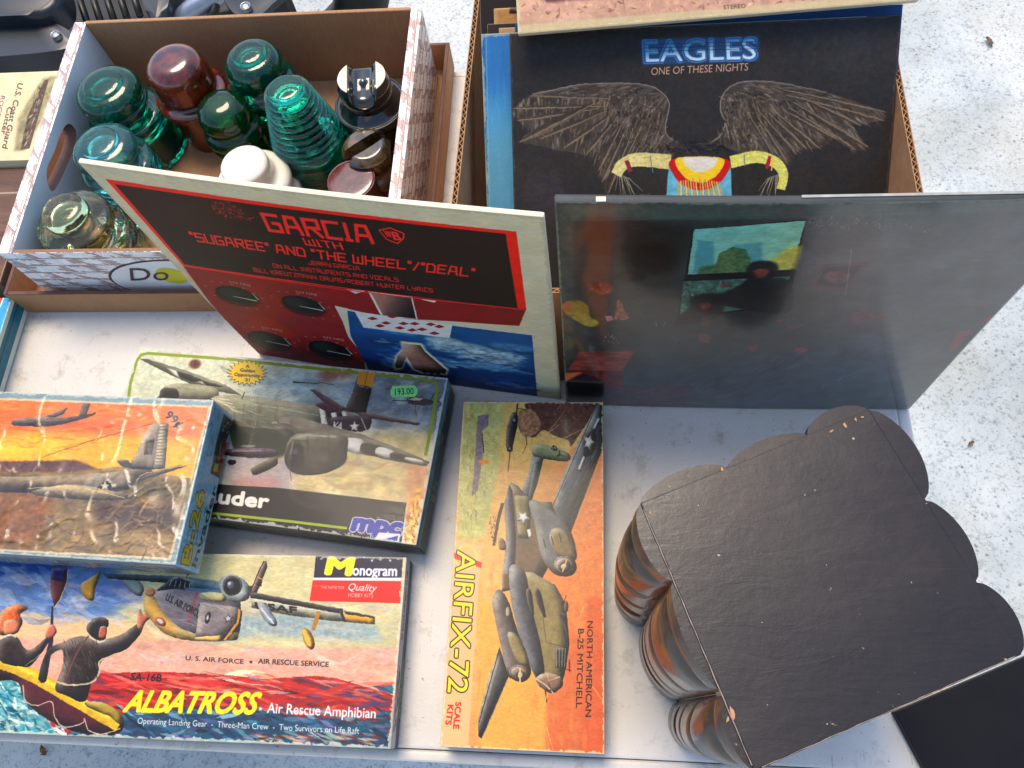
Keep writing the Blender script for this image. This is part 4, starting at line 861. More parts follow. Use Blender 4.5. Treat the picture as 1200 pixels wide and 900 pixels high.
def right_m(c):
    c.uv().poly([(0, 0), (1, 0), (1, 1), (0, 1)], (70, 78, 60), tex=.2, cell=20); c.poly([(0, 0), (1, 0), (1, .4), (0, .35)], (128, 164, 170), tex=.2, cell=30)
    c.strokes([(0, .5), (1, .5), (1, 1), (0, 1)], [(40, 44, 34), (96, 104, 70), (60, 64, 50)], 60, .1, .1, 0, 3, alpha=.6); c.text('B-26', (.30, .95), (.42, .95), (.30, .55), (150, 156, 130), bold=.02); c.strokes([(.55, .3), (.8, .3), (.8, .55), (.55, .55)], [(196, 190, 90), (90, 110, 50)], 24, .05, .1, 0, 4); c.grain(4)
def front_m(c):
    c.uv().poly([(0, 0), (1, 0), (1, 1), (0, 1)], (84, 78, 64), tex=.25, cell=30); c.poly([(0, 0), (1, 0), (1, .25), (0, .3)], (128, 132, 110), tex=.1); c.poly([(.5, .3), (.75, .4), (.7, .9), (.45, .8)], (110, 80, 60), soft=10, alpha=.6); c.grain(4)
kitm, lidm = kit('model_kit_box', 'green ruled bomber kit box with starburst, leaning half under the orange kit', (-.1466, .1300), -.1056, .311, .1570, .045, .0006, top_m, right_m, front_m, (100, 104, 90), (110, 104, 84), (1100, 560), rough=.45, coat=.1, bump=.12)
# price sticker on the lid
def to_local(t, p): return t.matrix_world.inverted() @ Vector(p)
bpy.context.view_layer.update()
def sticker(parent, pxs, z, m, name, th=.0003):
    bm = bmesh.new(); bpy.context.view_layer.update(); A = []; B = []
    for x, y in pxs:
        p = to_local(parent, at(x, y, z)); A.append(bm.verts.new((p.x, p.y, p.z+th))); B.append(bm.verts.new(p))
    bm.faces.new(A); bm.faces.new(B[::-1])
    for i in range(len(A)): bm.faces.new((A[i], A[(i+1) % len(A)], B[(i+1) % len(A)], B[i]))
    return from_bm(name, bm, m, parent)
M_gst = plain('green_sticker_paper', (118, 206, 112), .5, 4, 60, .05)
st = sticker(kitm, [(457.5, 458), (460, 452.5), (486, 451.5), (489.5, 456), (489.5, 461), (486, 465), (460, 466), (457.5, 463)], .0459, M_gst, 'price_sticker')
def ink_text(parent, txt, p0, p1, ptop, z, m, name='lettering'):
    bpy.context.view_layer.update(); a, b, t_ = (to_local(parent, at(*q, z+.0003)) for q in (p0, p1, ptop)); cu = bpy.data.curves.new('t', 'FONT'); cu.body = txt; cu.resolution_u = 2; cu.offset = .01
    o = bpy.data.objects.new('t', cu); COL.objects.link(o); dg = bpy.context.evaluated_depsgraph_get(); me = bpy.data.meshes.new_from_object(o.evaluated_get(dg)); bpy.data.objects.remove(o); bpy.data.curves.remove(cu)
    xs = [v.co.x for v in me.vertices]; x0, x1 = min(xs), max(xs)
    for v in me.vertices: v.co = a+(b-a)*((v.co.x-x0)/(x1-x0))+(t_-a)*(v.co.y/.69)
    return new_obj(name, me, m, parent)
ink_text(st, '193.00', (463, 462.8), (485, 461.8), (462.6, 455.4), .0459, plain('faded_green_ink', (74, 150, 78), .5, 4))

# ---- air rescue kit
ZA, ZB = (0, 630, 3.332), (240, 640, 3.4615)
def top_a(c):
    c.src().poly([(-80, 640), (490, 640), (480, 890), (-80, 880)], (206, 198, 156), tex=.05, cell=60)
    c.poly([(-80, 660), (130, 660), (170, 700), (100, 735), (-80, 730)], (96, 130, 176), alpha=.9, soft=14, tex=.2, cell=40)
    c.poly([(-80, 655), (120, 655), (60, 672), (-80, 680)], (40, 90, 160), alpha=.9, soft=6)
    c.poly([(290, 720), (330, 718), (440, 732), (450, 752), (300, 745), (250, 755), (190, 752), (180, 725)], (150, 170, 176), alpha=.8, soft=9, tex=.15)
    c.poly([(-80, 735), (120, 725), (260, 758), (475, 760), (468, 812), (-80, 800)], (222, 170, 150), alpha=.9, soft=9, tex=.08)
    c.poly([(-60, 722), (60, 716), (150, 730), (240, 750), (100, 750), (-60, 745)], (226, 196, 150), alpha=.8, soft=7)
    cloud_bg(c, [(-40, 660), (170, 680), (160, 730), (-40, 730)], [(150, 170, 206), (196, 200, 204), (84, 120, 176), (214, 196, 190)], 120, 30, 7, 12, 3, .4)
    cloud_bg(c, [(150, 690), (460, 690), (470, 790), (150, 770)], [(214, 196, 176), (226, 214, 170), (196, 190, 190), (222, 176, 160)], 150, 50, 5, 3, 4, .25, .2)
    c.src(*ZB).ell((170, 537), 102, 34, (240, 226, 186), soft=1)
    c.src().poly([(100, 790), (180, 787), (250, 790), (310, 795), (370, 792), (395, 795), (462, 815), (466, 885), (-80, 868), (-80, 830), (60, 800)], (176, 44, 40), tex=.15, cell=30)
    c.poly([(388, 795), (458, 813), (456, 830), (420, 822), (370, 808)], (90, 70, 110), alpha=.8); c.poly([(435, 804), (462, 803), (460, 812)], (30, 130, 134))
    sea = [(110, 790), (460, 800), (460, 840), (110, 830)]
    c.strokes(sea, [(196, 48, 40), (226, 92, 70), (120, 30, 50), (90, 70, 110), (232, 150, 120), (200, 60, 50), (150, 40, 44)], 260, 34, 4, 8, 5, jit=.35, alpha=.75)
    c.strokes([(230, 790), (330, 790), (330, 815), (220, 812)], [(236, 206, 180), (232, 150, 120), (210, 70, 60)], 40, 30, 3, 4, 6, jit=.2, alpha=.8)
    c.poly([(150, 835), (240, 828), (330, 838), (455, 850), (460, 882), (120, 872), (60, 868), (110, 850)], (24, 84, 110), alpha=.85, soft=6, tex=.2)
    c.strokes([(140, 830), (460, 835), (462, 880), (120, 870)], [(20, 90, 118), (16, 60, 90), (60, 130, 150), (126, 110, 150), (150, 180, 186), (30, 110, 130)], 330, 26, 4, 14, 7, jit=.6, alpha=.75)
    c.strokes([(300, 862), (440, 858), (452, 872), (300, 872)], [(196, 200, 176), (226, 210, 170), (150, 60, 60), (120, 40, 44)], 50, 22, 3, 10, 8, alpha=.7)
    c.poly([(-80, 790), (30, 795), (60, 850), (70, 866), (-80, 862)], (120, 168, 170), soft=3, tex=.2); c.strokes([(-30, 795), (40, 800), (120, 858), (60, 866), (-30, 860)], [(20, 120, 130), (196, 214, 206), (226, 224, 206), (16, 90, 110), (60, 150, 160)], 200, 20, 4, 30, 9, jit=.9, alpha=.75, curve=.6)
    c.src(*ZA)
    # raft
    c.round(.9)
    c.poly([(-60, 470), (0, 478), (120, 520), (250, 590), (350, 640), (430, 660), (478, 700), (480, 745), (440, 772), (330, 765), (200, 720), (100, 640), (60, 560), (-60, 560)], (96, 40, 48), sm=1, tex=.1)
    c.line([(90, 575), (100, 640), (150, 655), (200, 640), (215, 700), (250, 740), (320, 725), (330, 705), (345, 750), (400, 768), (470, 745)], 4, (196, 180, 160), sm=1)
    c.line([(-40, 478), (40, 500), (140, 545), (250, 610), (350, 668), (440, 722), (465, 735)], 48, (206, 176, 50), w2=40, sm=1, tex=.08); c.line([(-40, 470), (40, 492), (140, 538), (250, 602), (350, 660), (430, 705)], 15, (236, 214, 90), w2=12, sm=1, soft=3, alpha=.8)
    c.poly([(330, 645), (400, 642), (450, 668), (474, 700), (468, 730), (430, 700), (360, 670)], (176, 152, 60), sm=1)
    # paddle and rescued men
    c.line([(205, 268), (200, 400), (170, 545)], 6, (60, 44, 70), w2=26); c.poly([(200, 120), (265, 120), (262, 170), (235, 240), (212, 270), (200, 225), (196, 170)], (126, 50, 52), sm=0); c.poly([(205, 122), (262, 122), (255, 175), (200, 165)], (44, 40, 100)); c.line([(266, 122), (262, 172), (234, 242), (213, 272)], 3, (226, 180, 160))
    J = (62, 48, 44)
    c.poly([(0, 395), (60, 385), (110, 440), (180, 392), (195, 400), (130, 490), (95, 505), (0, 480)], J, sm=1, tex=.3, cell=10); c.poly([(178, 385), (185, 350), (205, 338), (222, 360), (215, 382), (196, 396)], (196, 120, 96), sm=1)
    c.poly([(0, 300), (30, 270), (70, 260), (110, 275), (80, 300), (88, 330), (70, 360), (0, 380)], (214, 116, 60), sm=1, tex=.3, cell=8); c.poly([(15, 330), (55, 320), (78, 340), (68, 372), (20, 382)], (206, 140, 106), sm=1); c.line([(0, 395), (40, 380), (62, 388)], 7, (214, 206, 184), sm=1)
    c.poly([(215, 590), (245, 500), (240, 440), (190, 470), (180, 560), (150, 548), (186, 440), (250, 408), (310, 385), (390, 398), (470, 380), (540, 335), (556, 360), (500, 430), (400, 480), (390, 520), (360, 560), (330, 640), (260, 618)], J, sm=1, tex=.35, cell=10)
    c.poly([(535, 345), (545, 280), (560, 300), (575, 280), (582, 296), (600, 278), (604, 292), (592, 312), (570, 330), (552, 362)], (190, 116, 92), sm=1); c.poly([(345, 375), (340, 345), (375, 312), (420, 318), (424, 345), (414, 355), (412, 392), (385, 400)], (40, 34, 34), sm=1, tex=.2); c.poly([(392, 350), (416, 350), (412, 388), (388, 392)], (176, 100, 80), sm=1)
    c.line([(340, 380), (385, 408), (410, 400)], 8, (206, 196, 170), sm=1); c.line([(345, 385), (300, 450), (265, 530), (250, 570)], 7, (120, 80, 66), sm=1); c.line([(215, 560), (270, 575), (360, 565), (388, 520), (392, 480), (470, 450)], 7, (196, 180, 150), sm=1); c.line([(150, 460), (180, 440), (100, 500)], 3, (214, 206, 190), alpha=.7)
    c.strokes([(250, 410), (380, 400), (380, 560), (250, 560)], [(96, 78, 70), (30, 22, 22), (140, 120, 104)], 60, 36, 4, 70, 5, alpha=.6)
    # the amphibian
    GY, LG = (140, 134, 136), (196, 196, 186)
    c.poly([(480, 160), (520, 150), (560, 190), (555, 225), (530, 225), (490, 190)], (150, 164, 156), sm=1); c.poly([(400, 140), (700, 150), (1000, 190), (960, 240), (700, 180), (420, 160)], (84, 116, 130)); c.poly([(318, 180), (380, 140), (395, 130), (372, 200), (366, 244), (340, 240), (320, 215)], (206, 160, 60), sm=1)
    c.poly([(640, 185), (680, 155), (740, 160), (850, 190), (933, 230), (933, 380), (890, 402), (720, 400), (640, 370), (590, 320), (562, 280), (566, 215), (600, 205)], GY, sm=1, col2=(96, 92, 104), g=((700, 200), (760, 390)), tex=.08)
    c.poly([(566, 215), (600, 225), (640, 290), (700, 350), (790, 380), (930, 370), (890, 402), (720, 400), (640, 372), (590, 322), (562, 280)], (214, 170, 84), sm=1, col2=(240, 214, 140), g=((600, 250), (900, 390))); c.ell((586, 212), 20, 18, (196, 140, 90)); 
    c.poly([(610, 208), (660, 165), (700, 155), (745, 175), (742, 210), (690, 200)], (24, 26, 32), sm=0)
    for k in range(5): c.line([(660+k*20, 190+k*3), (672+k*17, 165+k*3)], 2.5, (190, 200, 200))
    c.poly([(740, 160), (933, 200), (933, 250), (860, 225), (745, 205)], (70, 104, 122)); c.line([(775, 200), (728, 345)], 5, (176, 60, 66)); c.text('U.S. AIR FORCE', (645, 243), (772, 312), (655, 218), (28, 24, 28), bold=.02)
    c.ell((627, 328), 24, 15, (196, 60, 40), ang=35); c.ell((627, 328), 16, 9, (200, 196, 186), ang=35); c.ell((812, 310), 12, 26, (20, 20, 30), ang=15); c.line([(775, 262), (870, 306)], 8, (24, 24, 34)) ; c.line([(790, 268), (800, 273)], 9, GY)
    star(c, 890, 308, 24, (40, 40, 60)); star(c, 890, 308, 17, (206, 206, 206)); c.line([(866, 300), (912, 322)], 3, (40, 40, 60))
    c.src(*ZB)
    c.poly([(-20, 225), (140, 250), (150, 300), (110, 350), (60, 388), (-40, 380)], (140, 130, 130), sm=0, tex=.1); c.poly([(-40, 370), (70, 362), (60, 388), (-40, 384)], (222, 184, 96)); c.line([(140, 255), (132, 310), (80, 380)], 9, (206, 150, 50), sm=1); c.line([(150, 262), (140, 318), (90, 382)], 3, (40, 30, 40), sm=1)
    star(c, 96, 295, 24, (40, 40, 60)); star(c, 96, 295, 17, (206, 206, 206)); c.ell((12, 290), 11, 26, (20, 20, 30), ang=12); c.ell((12, 290), 4, 12, (190, 190, 180), ang=12)
    c.poly([(183, 185), (215, 110), (238, 62), (250, 60), (253, 85), (222, 165), (205, 200)], (126, 90, 84), sm=0); c.poly([(215, 135), (233, 143), (228, 165), (206, 155)], (30, 26, 40)); c.line([(212, 125), (238, 136)], 4, (206, 170, 80)); c.line([(184, 187), (216, 110), (240, 60)], 4, (40, 26, 40))
    c.poly([(185, 195), (560, 262), (690, 285), (690, 318), (560, 308), (330, 280), (190, 250)], (206, 204, 180), tex=.06); c.poly([(180, 190), (200, 188), (560, 255), (560, 275), (330, 235), (185, 210)], (40, 34, 50)); c.poly([(562, 262), (676, 284), (690, 300), (688, 318), (568, 305)], (214, 166, 60)); c.poly([(562, 260), (676, 282), (688, 292), (570, 276)], (70, 50, 40)); c.poly([(545, 262), (558, 264), (572, 308), (560, 306)], (20, 18, 24))
    c.text('USAF', (206, 252), (374, 272), (204, 228), (24, 22, 28), bold=.05)
    c.poly([(60, 140), (90, 120), (150, 130), (180, 165), (175, 215), (120, 225), (75, 210)], (126, 144, 154), sm=1, col2=(196, 200, 190), g=((100, 120), (150, 220))); c.ell((110, 158), 42, 44, (150, 160, 168)); c.ell((108, 158), 36, 38, (24, 26, 44)); c.ell((106, 158), 15, 17, (96, 104, 120)); c.ell((100, 152), 6, 7, (190, 196, 204)); c.line([(-80, 175), (60, 185)], 14, (96, 130, 144)); c.poly([(-20, 190), (70, 190), (80, 225), (0, 220)], (206, 196, 140), sm=1)
    c.poly([(218, 235), (250, 240), (290, 300), (288, 324), (262, 318), (228, 278)], (150, 160, 170), sm=1); c.line([(228, 250), (280, 316)], 6, (216, 216, 206), soft=1)
    c.line([(462, 265), (440, 340)], 17, (176, 130, 50)); c.ell((420, 375), 21, 46, (160, 116, 40), ang=-22); c.ell((414, 372), 12, 36, (226, 186, 84), ang=-22, soft=2)
    c.line([(-60, 100), (-75, 125)], 4, (90, 90, 80)); 
    c.src(*ZA)
    c.strokes([(580, 230), (740, 210), (900, 260), (900, 370), (720, 370)], [(176, 172, 172), (110, 106, 116), (196, 190, 180)], 70, 60, 4, 25, 8, jit=.3, alpha=.35)
    c.paint(1.0, 41); c.src(*ZB)
    c.round(0)
    # lettering
    c.text('U. S. AIR FORCE', (-78, 462), (157, 478), (-77, 444), (44, 30, 34), bold=.012)
    star(c, 187, 470, 9, (30, 24, 30)); c.text('AIR RESCUE SERVICE', (216, 476), (502, 490), (218, 456), (44, 30, 34), bold=.012)
    c.src(*ZA).text('SA-16B', (508, 556), (628, 562), (512, 528), (34, 20, 26), bold=.02, shear=.1)
    c.src().text('ALBATROSS', (144.5, 833.5), (297, 836.5), (151, 809.5), (226, 214, 50), bold=.035, shear=.22)
    c.src(*ZB); star(c, 226, 660, 10, (226, 220, 210)); c.text('Air Rescue Amphibian', (252, 676), (692, 698), (256, 636), (232, 228, 222), bold=.012)
    c.src().text('Operating Landing Gear  -  Three-Man Crew  -  Two Survivors on Life Raft', (161, 848), (421, 860), (161.8, 841), (226, 222, 216), bold=.008)
    c.src(*ZB).poly([(452, 22), (805, 30), (798, 128), (442, 128)], (32, 30, 70)); c.poly([(440, 128), (798, 128), (797, 140), (438, 138)], (226, 222, 222)); c.poly([(438, 138), (797, 142), (795, 232), (425, 222)], (214, 44, 34))
    c.text('M', (492, 110), (590, 114), (506, 48), (232, 220, 40), bold=.09); c.text('onogram', (600, 118), (778, 121), (603, 76), (226, 224, 228), bold=.03)
    for x, y in ((645, 45), (712, 44), (678, 58), (752, 58)): star(c, x, y, 7, (220, 220, 230))
    c.text('THE NAME FOR', (470, 172), (566, 175), (471, 160), (230, 214, 204), bold=.01); c.text('Quality', (578, 178), (692, 184), (580, 150), (236, 226, 222), bold=.008, shear=.3); c.text('HOBBY KITS', (582, 206), (682, 209), (583, 190), (230, 214, 204), bold=.01); c.line([(425, 160), (466, 162)], 1.5, (200, 150, 140))
    c.edgewear(10, (222, 216, 196), .75).mottle(.03, 40, 4).grain(3.5)
def right_a(c):
    c.uv().poly([(0, 0), (1, 0), (1, 1), (0, 1)], (196, 190, 190)); c.poly([(0, .55), (1, .55), (1, 1), (0, 1)], (28, 84, 110)); c.strokes([(.1, .1), (.4, .1), (.4, .5), (.1, .5)], [(70, 80, 90), (150, 110, 60), (150, 60, 60)], 30, .06, .12, 0, 3)
    c.text('AIR RESCUE AMPHIBIAN  SA-16B', (.55, .42), (.93, .42), (.55, .18), (120, 60, 70), bold=.01); c.text('SCALE MODEL ALBATROSS', (.15, .88), (.45, .88), (.15, .68), (150, 166, 60), bold=.02); c.grain(4)
def front_a(c): c.uv().poly([(0, 0), (1, 0), (1, 1), (0, 1)], (190, 184, 150), tex=.08); c.poly([(0, .0), (.5, .0), (.62, 1), (0, 1)], (150, 140, 70), alpha=.6, tex=.2); c.poly([(.6, 0), (1, 0), (1, 1), (.66, 1)], (20, 70, 96), tex=.2); c.grain(3)
kita, lida = kit('model_kit_box', 'air rescue amphibian kit box with yellow ALBATROSS lettering nearest the table edge', (-.1565, -.0300), .006, .385, .1525, .030, .0006, top_a, right_a, front_a, (150, 150, 130), (170, 168, 150), (1400, 620), rough=.42, coat=.1)

# ---- orange sunset kit in wrinkled film
ZI = (0, 440, 3.7517)
def top_i(c):
    c.src(*ZI).poly([(-400, 60), (1000, 80), (800, 900), (-400, 900)], (150, 172, 178), tex=.05)
    c.poly([(-400, 82), (925, 134), (752, 812), (-400, 750)], (214, 206, 180)); art = [(-400, 92), (915, 142), (742, 800), (-400, 742)]
    c.poly(art, (230, 160, 76), tex=.05); c.poly([(-400, 92), (915, 142), (905, 200), (-400, 170)], (224, 140, 60), tex=.1)
    c.poly([(-400, 180), (300, 165), (890, 220), (870, 270), (-400, 250)], (226, 134, 56), soft=8, tex=.12, cell=40, aniso=(3, 1))
    c.poly([(-400, 280), (200, 250), (860, 290), (840, 460), (-400, 420)], (226, 186, 30), soft=14, tex=.08); c.poly([(-400, 300), (120, 290), (300, 330), (-400, 380)], (230, 206, 50), soft=12)
    cloud_bg(c, [(-50, 110), (900, 150), (860, 330), (-50, 300)], [(234, 156, 66), (242, 190, 84), (226, 134, 56), (240, 190, 96)], 170, 90, 9, 3, 3, .35, .15)
    c.poly([(-400, 380), (60, 378), (300, 376), (430, 410), (520, 400), (700, 430), (838, 452), (742, 800), (-400, 742)], (160, 140, 100), tex=.25, cell=50)
    hills = [(-20, 390), (420, 420), (830, 460), (745, 795), (-20, 742)]
    c.poly([(-400, 372), (60, 378), (200, 376), (330, 372), (430, 408), (300, 425), (-100, 420)], (120, 84, 76), soft=3, tex=.2); c.poly([(430, 420), (840, 470), (820, 560), (500, 500)], (110, 98, 52), soft=6, tex=.3); c.poly([(400, 540), (800, 580), (760, 690), (420, 640)], (78, 56, 42), alpha=.8, soft=14)
    c.strokes(hills, [(160, 134, 92), (106, 84, 62), (176, 158, 108), (128, 122, 74), (84, 66, 52), (206, 176, 128)], 420, 70, 9, -14, 6, jit=.8, alpha=.45, curve=.5)
    c.poly([(-300, 430), (120, 470), (260, 520), (160, 742), (-300, 742)], (150, 104, 60), alpha=.7, soft=14, tex=.3)
    # far aircraft
    c.round(.9)
    P1 = (130, 104, 90)
    c.poly([(50, 205), (80, 190), (200, 178), (300, 182), (400, 168), (415, 160), (418, 170), (350, 195), (240, 220), (80, 222)], P1, sm=1, tex=.3, cell=10); c.poly([(200, 178), (270, 148), (298, 142), (280, 170), (240, 185)], P1); c.poly([(345, 180), (362, 122), (398, 122), (378, 180)], P1); c.strokes([(60, 190), (340, 185), (300, 218), (80, 218)], [(190, 170, 140), (90, 66, 58)], 40, 24, 4, -4, 4, alpha=.6)
    c.line([(185, 360), (420, 280), (670, 212)], 2, (70, 44, 30))
    # main aircraft: tail, fuselage, star
    SV, DV = (150, 138, 124), (92, 80, 72)
    c.poly([(-400, 440), (100, 445), (400, 432), (560, 420), (620, 380), (700, 440), (580, 470), (560, 500), (430, 530), (200, 520), (-400, 500)], (140, 122, 96), sm=0, tex=.25, cell=16)
    c.poly([(375, 460), (440, 428), (580, 440), (580, 488), (470, 518), (380, 500)], SV, sm=1, tex=.2, cell=10); c.poly([(655, 222), (680, 208), (740, 210), (728, 300), (712, 408), (650, 415), (560, 410), (600, 340)], SV, tex=.12); c.poly([(702, 214), (742, 210), (726, 408), (676, 412)], (190, 182, 160))
    for k in range(13): c.line([(700-k*1.6, 226+k*14), (738-k*1.2, 222+k*14.4)], 3.4, (104, 94, 82))
    c.poly([(640, 280), (680, 278), (668, 348), (630, 348)], DV); c.poly([(647, 288), (672, 287), (663, 340), (638, 340)], (168, 156, 138)); c.text('B', (640, 342), (664, 340), (650, 290), (50, 40, 36), bold=.06)
    c.poly([(515, 375), (560, 372), (575, 398), (545, 405)], DV, sm=1); c.poly([(590, 460), (700, 415), (800, 394), (824, 398), (760, 420), (640, 455), (600, 470)], DV, tex=.2); c.line([(600, 470), (620, 440), (700, 415), (815, 396)], 4, (196, 180, 150), sm=1)
    c.poly([(400, 488), (430, 490), (425, 508), (400, 506)], (206, 200, 180)); c.poly([(488, 476), (515, 475), (512, 492), (488, 494)], (206, 200, 180)); c.ell((462, 488), 27, 29, (52, 46, 50)); star(c, 462, 488, 27, (222, 218, 204))
    c.poly([(150, 505), (330, 480), (560, 525), (545, 545), (420, 550), (180, 530)], (176, 160, 130), sm=1, tex=.2, cell=10); c.line([(120, 498), (330, 490), (550, 538)], 3, (214, 200, 140), sm=1); c.poly([(560, 530), (640, 480), (640, 490), (570, 545)], (150, 140, 110))
    c.paint(1.0, 51); c.src(*ZI)
    c.round(0).text('99¢', (724, 180), (783, 232), (748, 154), (24, 6, 10), bold=.03)
    c.edgewear(8, (216, 216, 206), .7).grain(3)
def right_i(c):
    c.src(*ZI).poly([(940, 90), (1060, 190), (900, 900), (750, 850)], (190, 230, 246), tex=.06); c.strokes([(930, 130), (1000, 180), (860, 820), (790, 800)], [(160, 210, 236), (100, 160, 204), (210, 232, 240)], 60, 60, 4, 105, 4, alpha=.5)
    c.poly([(985, 168), (1025, 205), (980, 330), (965, 452), (925, 430), (950, 300)], (60, 72, 76), alpha=.9); c.strokes([(985, 190), (1020, 215), (1010, 260), (975, 240)], [(206, 206, 200), (140, 150, 150)], 24, 16, 6, 40, 4, jit=2)
    c.poly([(985, 292), (1016, 300), (986, 452), (957, 436)], (176, 60, 60)); c.text('HOBBY KITS', (1006, 440), (1008, 440), (1000, 440), (200, 150, 150)) if False else None
    c.poly([(946, 385), (962, 390), (956, 425), (936, 420)], (206, 206, 60)); c.line([(972, 300), (960, 382)], 7, (150, 160, 70))
    c.text('B-26', (832, 832), (902, 512), (797, 822), (232, 224, 60), bold=.035, outline=(40, 50, 60), ow=.04)
    c.text('invader', (860, 845), (955, 492), (842, 837), (30, 46, 62), bold=.03); c.grain(4)
kiti, lidi = kit('model_kit_box', 'orange sunset bomber kit box in wrinkled film, stacked on the other two', (-.3335, .1005), -.035, .300, .1445, .045, .0466, top_i, right_i, None, (140, 164, 172), (150, 156, 150), (1000, 500), rough=.28, coat=.9, bump=.1)

def film_mat(name, s1, s2, strength, dist, rg=.12, ior=1.4):
    t = NT(name); nt = t.t; out = nt.nodes['Material Output']; nt.nodes.remove(t.p)
    tr = t.n('BsdfTransparent'); gl = t.n('BsdfGlossy'); gl.inputs['Roughness'].default_value = rg; fr = t.n('Fresnel'); fr.inputs['IOR'].default_value = ior; mx = t.n('MixShader')
    b = t.n('Bump'); b.inputs['Strength'].default_value = strength; b.inputs['Distance'].default_value = dist
    w = t.n('TexNoise', noise_type='RIDGED_MULTIFRACTAL'); w.inputs['Scale'].default_value = s1; w.inputs['Detail'].default_value = 2; w.inputs['Distortion'].default_value = 1.6; t.l(t.coord(scale=(1, .55, 1)), w.inputs['Vector'])
    t.l(w.outputs['Fac'], b.inputs['Height']); t.l(b.outputs[0], gl.inputs['Normal']); t.l(b.outputs[0], fr.inputs['Normal'])
    t.l(fr.outputs[0], mx.inputs[0]); t.l(tr.outputs[0], mx.inputs[1]); t.l(gl.outputs[0], mx.inputs[2]); t.l(mx.outputs[0], out.inputs[0]); return t.m
def ridged(h, w, cell, seed):
    a = fbm(h, w, cell, seed, (1.0, 1.6), 2); b = fbm(h, w, cell*.7, seed+7, (1.5, .8), 2); return (1-np.clip(np.abs(a-.5)*16, 0, 1))**2*.7+(1-np.clip(np.abs(b-.5)*18, 0, 1))**2*.5
def film(parent, w, d, h, amp, mt, seed, cell):
    """clear shrink wrap: a crinkled sheet just above the lid, tucked over its right and near rims"""
    nx, ny = 220, 110; R = ridged(ny+1, nx+1, cell, seed); bm = bmesh.new(); g = []
    for j in range(ny+1):
        row = []
        for i in range(nx+1):
            x, y = -w+w*i/nx, d*j/ny; e = min(1, min(-x, y, d-y)/.004); row.append(bm.verts.new((x*1.0, y, h+.0004+amp*R[j, i]*(.15+.85*max(e, 0)))))
        g.append(row)
    for j in range(ny):
        for i in range(nx): bm.faces.new((g[j][i], g[j][i+1], g[j+1][i+1], g[j+1][i]))
    for line, off in (([g[j][nx] for j in range(ny+1)], (.0006, 0)), ([g[0][i] for i in range(nx+1)], (0, -.0006))):
        prev = line
        for k in range(1, 9):
            cur = [bm.verts.new((v.co.x+off[0]+(rnd.random()*.0009 if off[0] else 0), v.co.y+off[1]-(rnd.random()*.0009 if off[1] else 0), h-h*.93*k/8)) for v in line]
            for i in range(len(line)-1): bm.faces.new((prev[i], prev[i+1], cur[i+1], cur[i]))
            prev = cur
    return from_bm('clear_film', bm, mt, parent, True)
film(kiti, .300, .1445, .045, .0013, film_mat('wrinkled_film', 20, 5, .55, .005, .2, 1.5), 5, 26)
film(kitm, .311, .1570, .045, .0004, film_mat('taut_film', 12, 5, .12, .003, .04, 1.1), 9, 40)
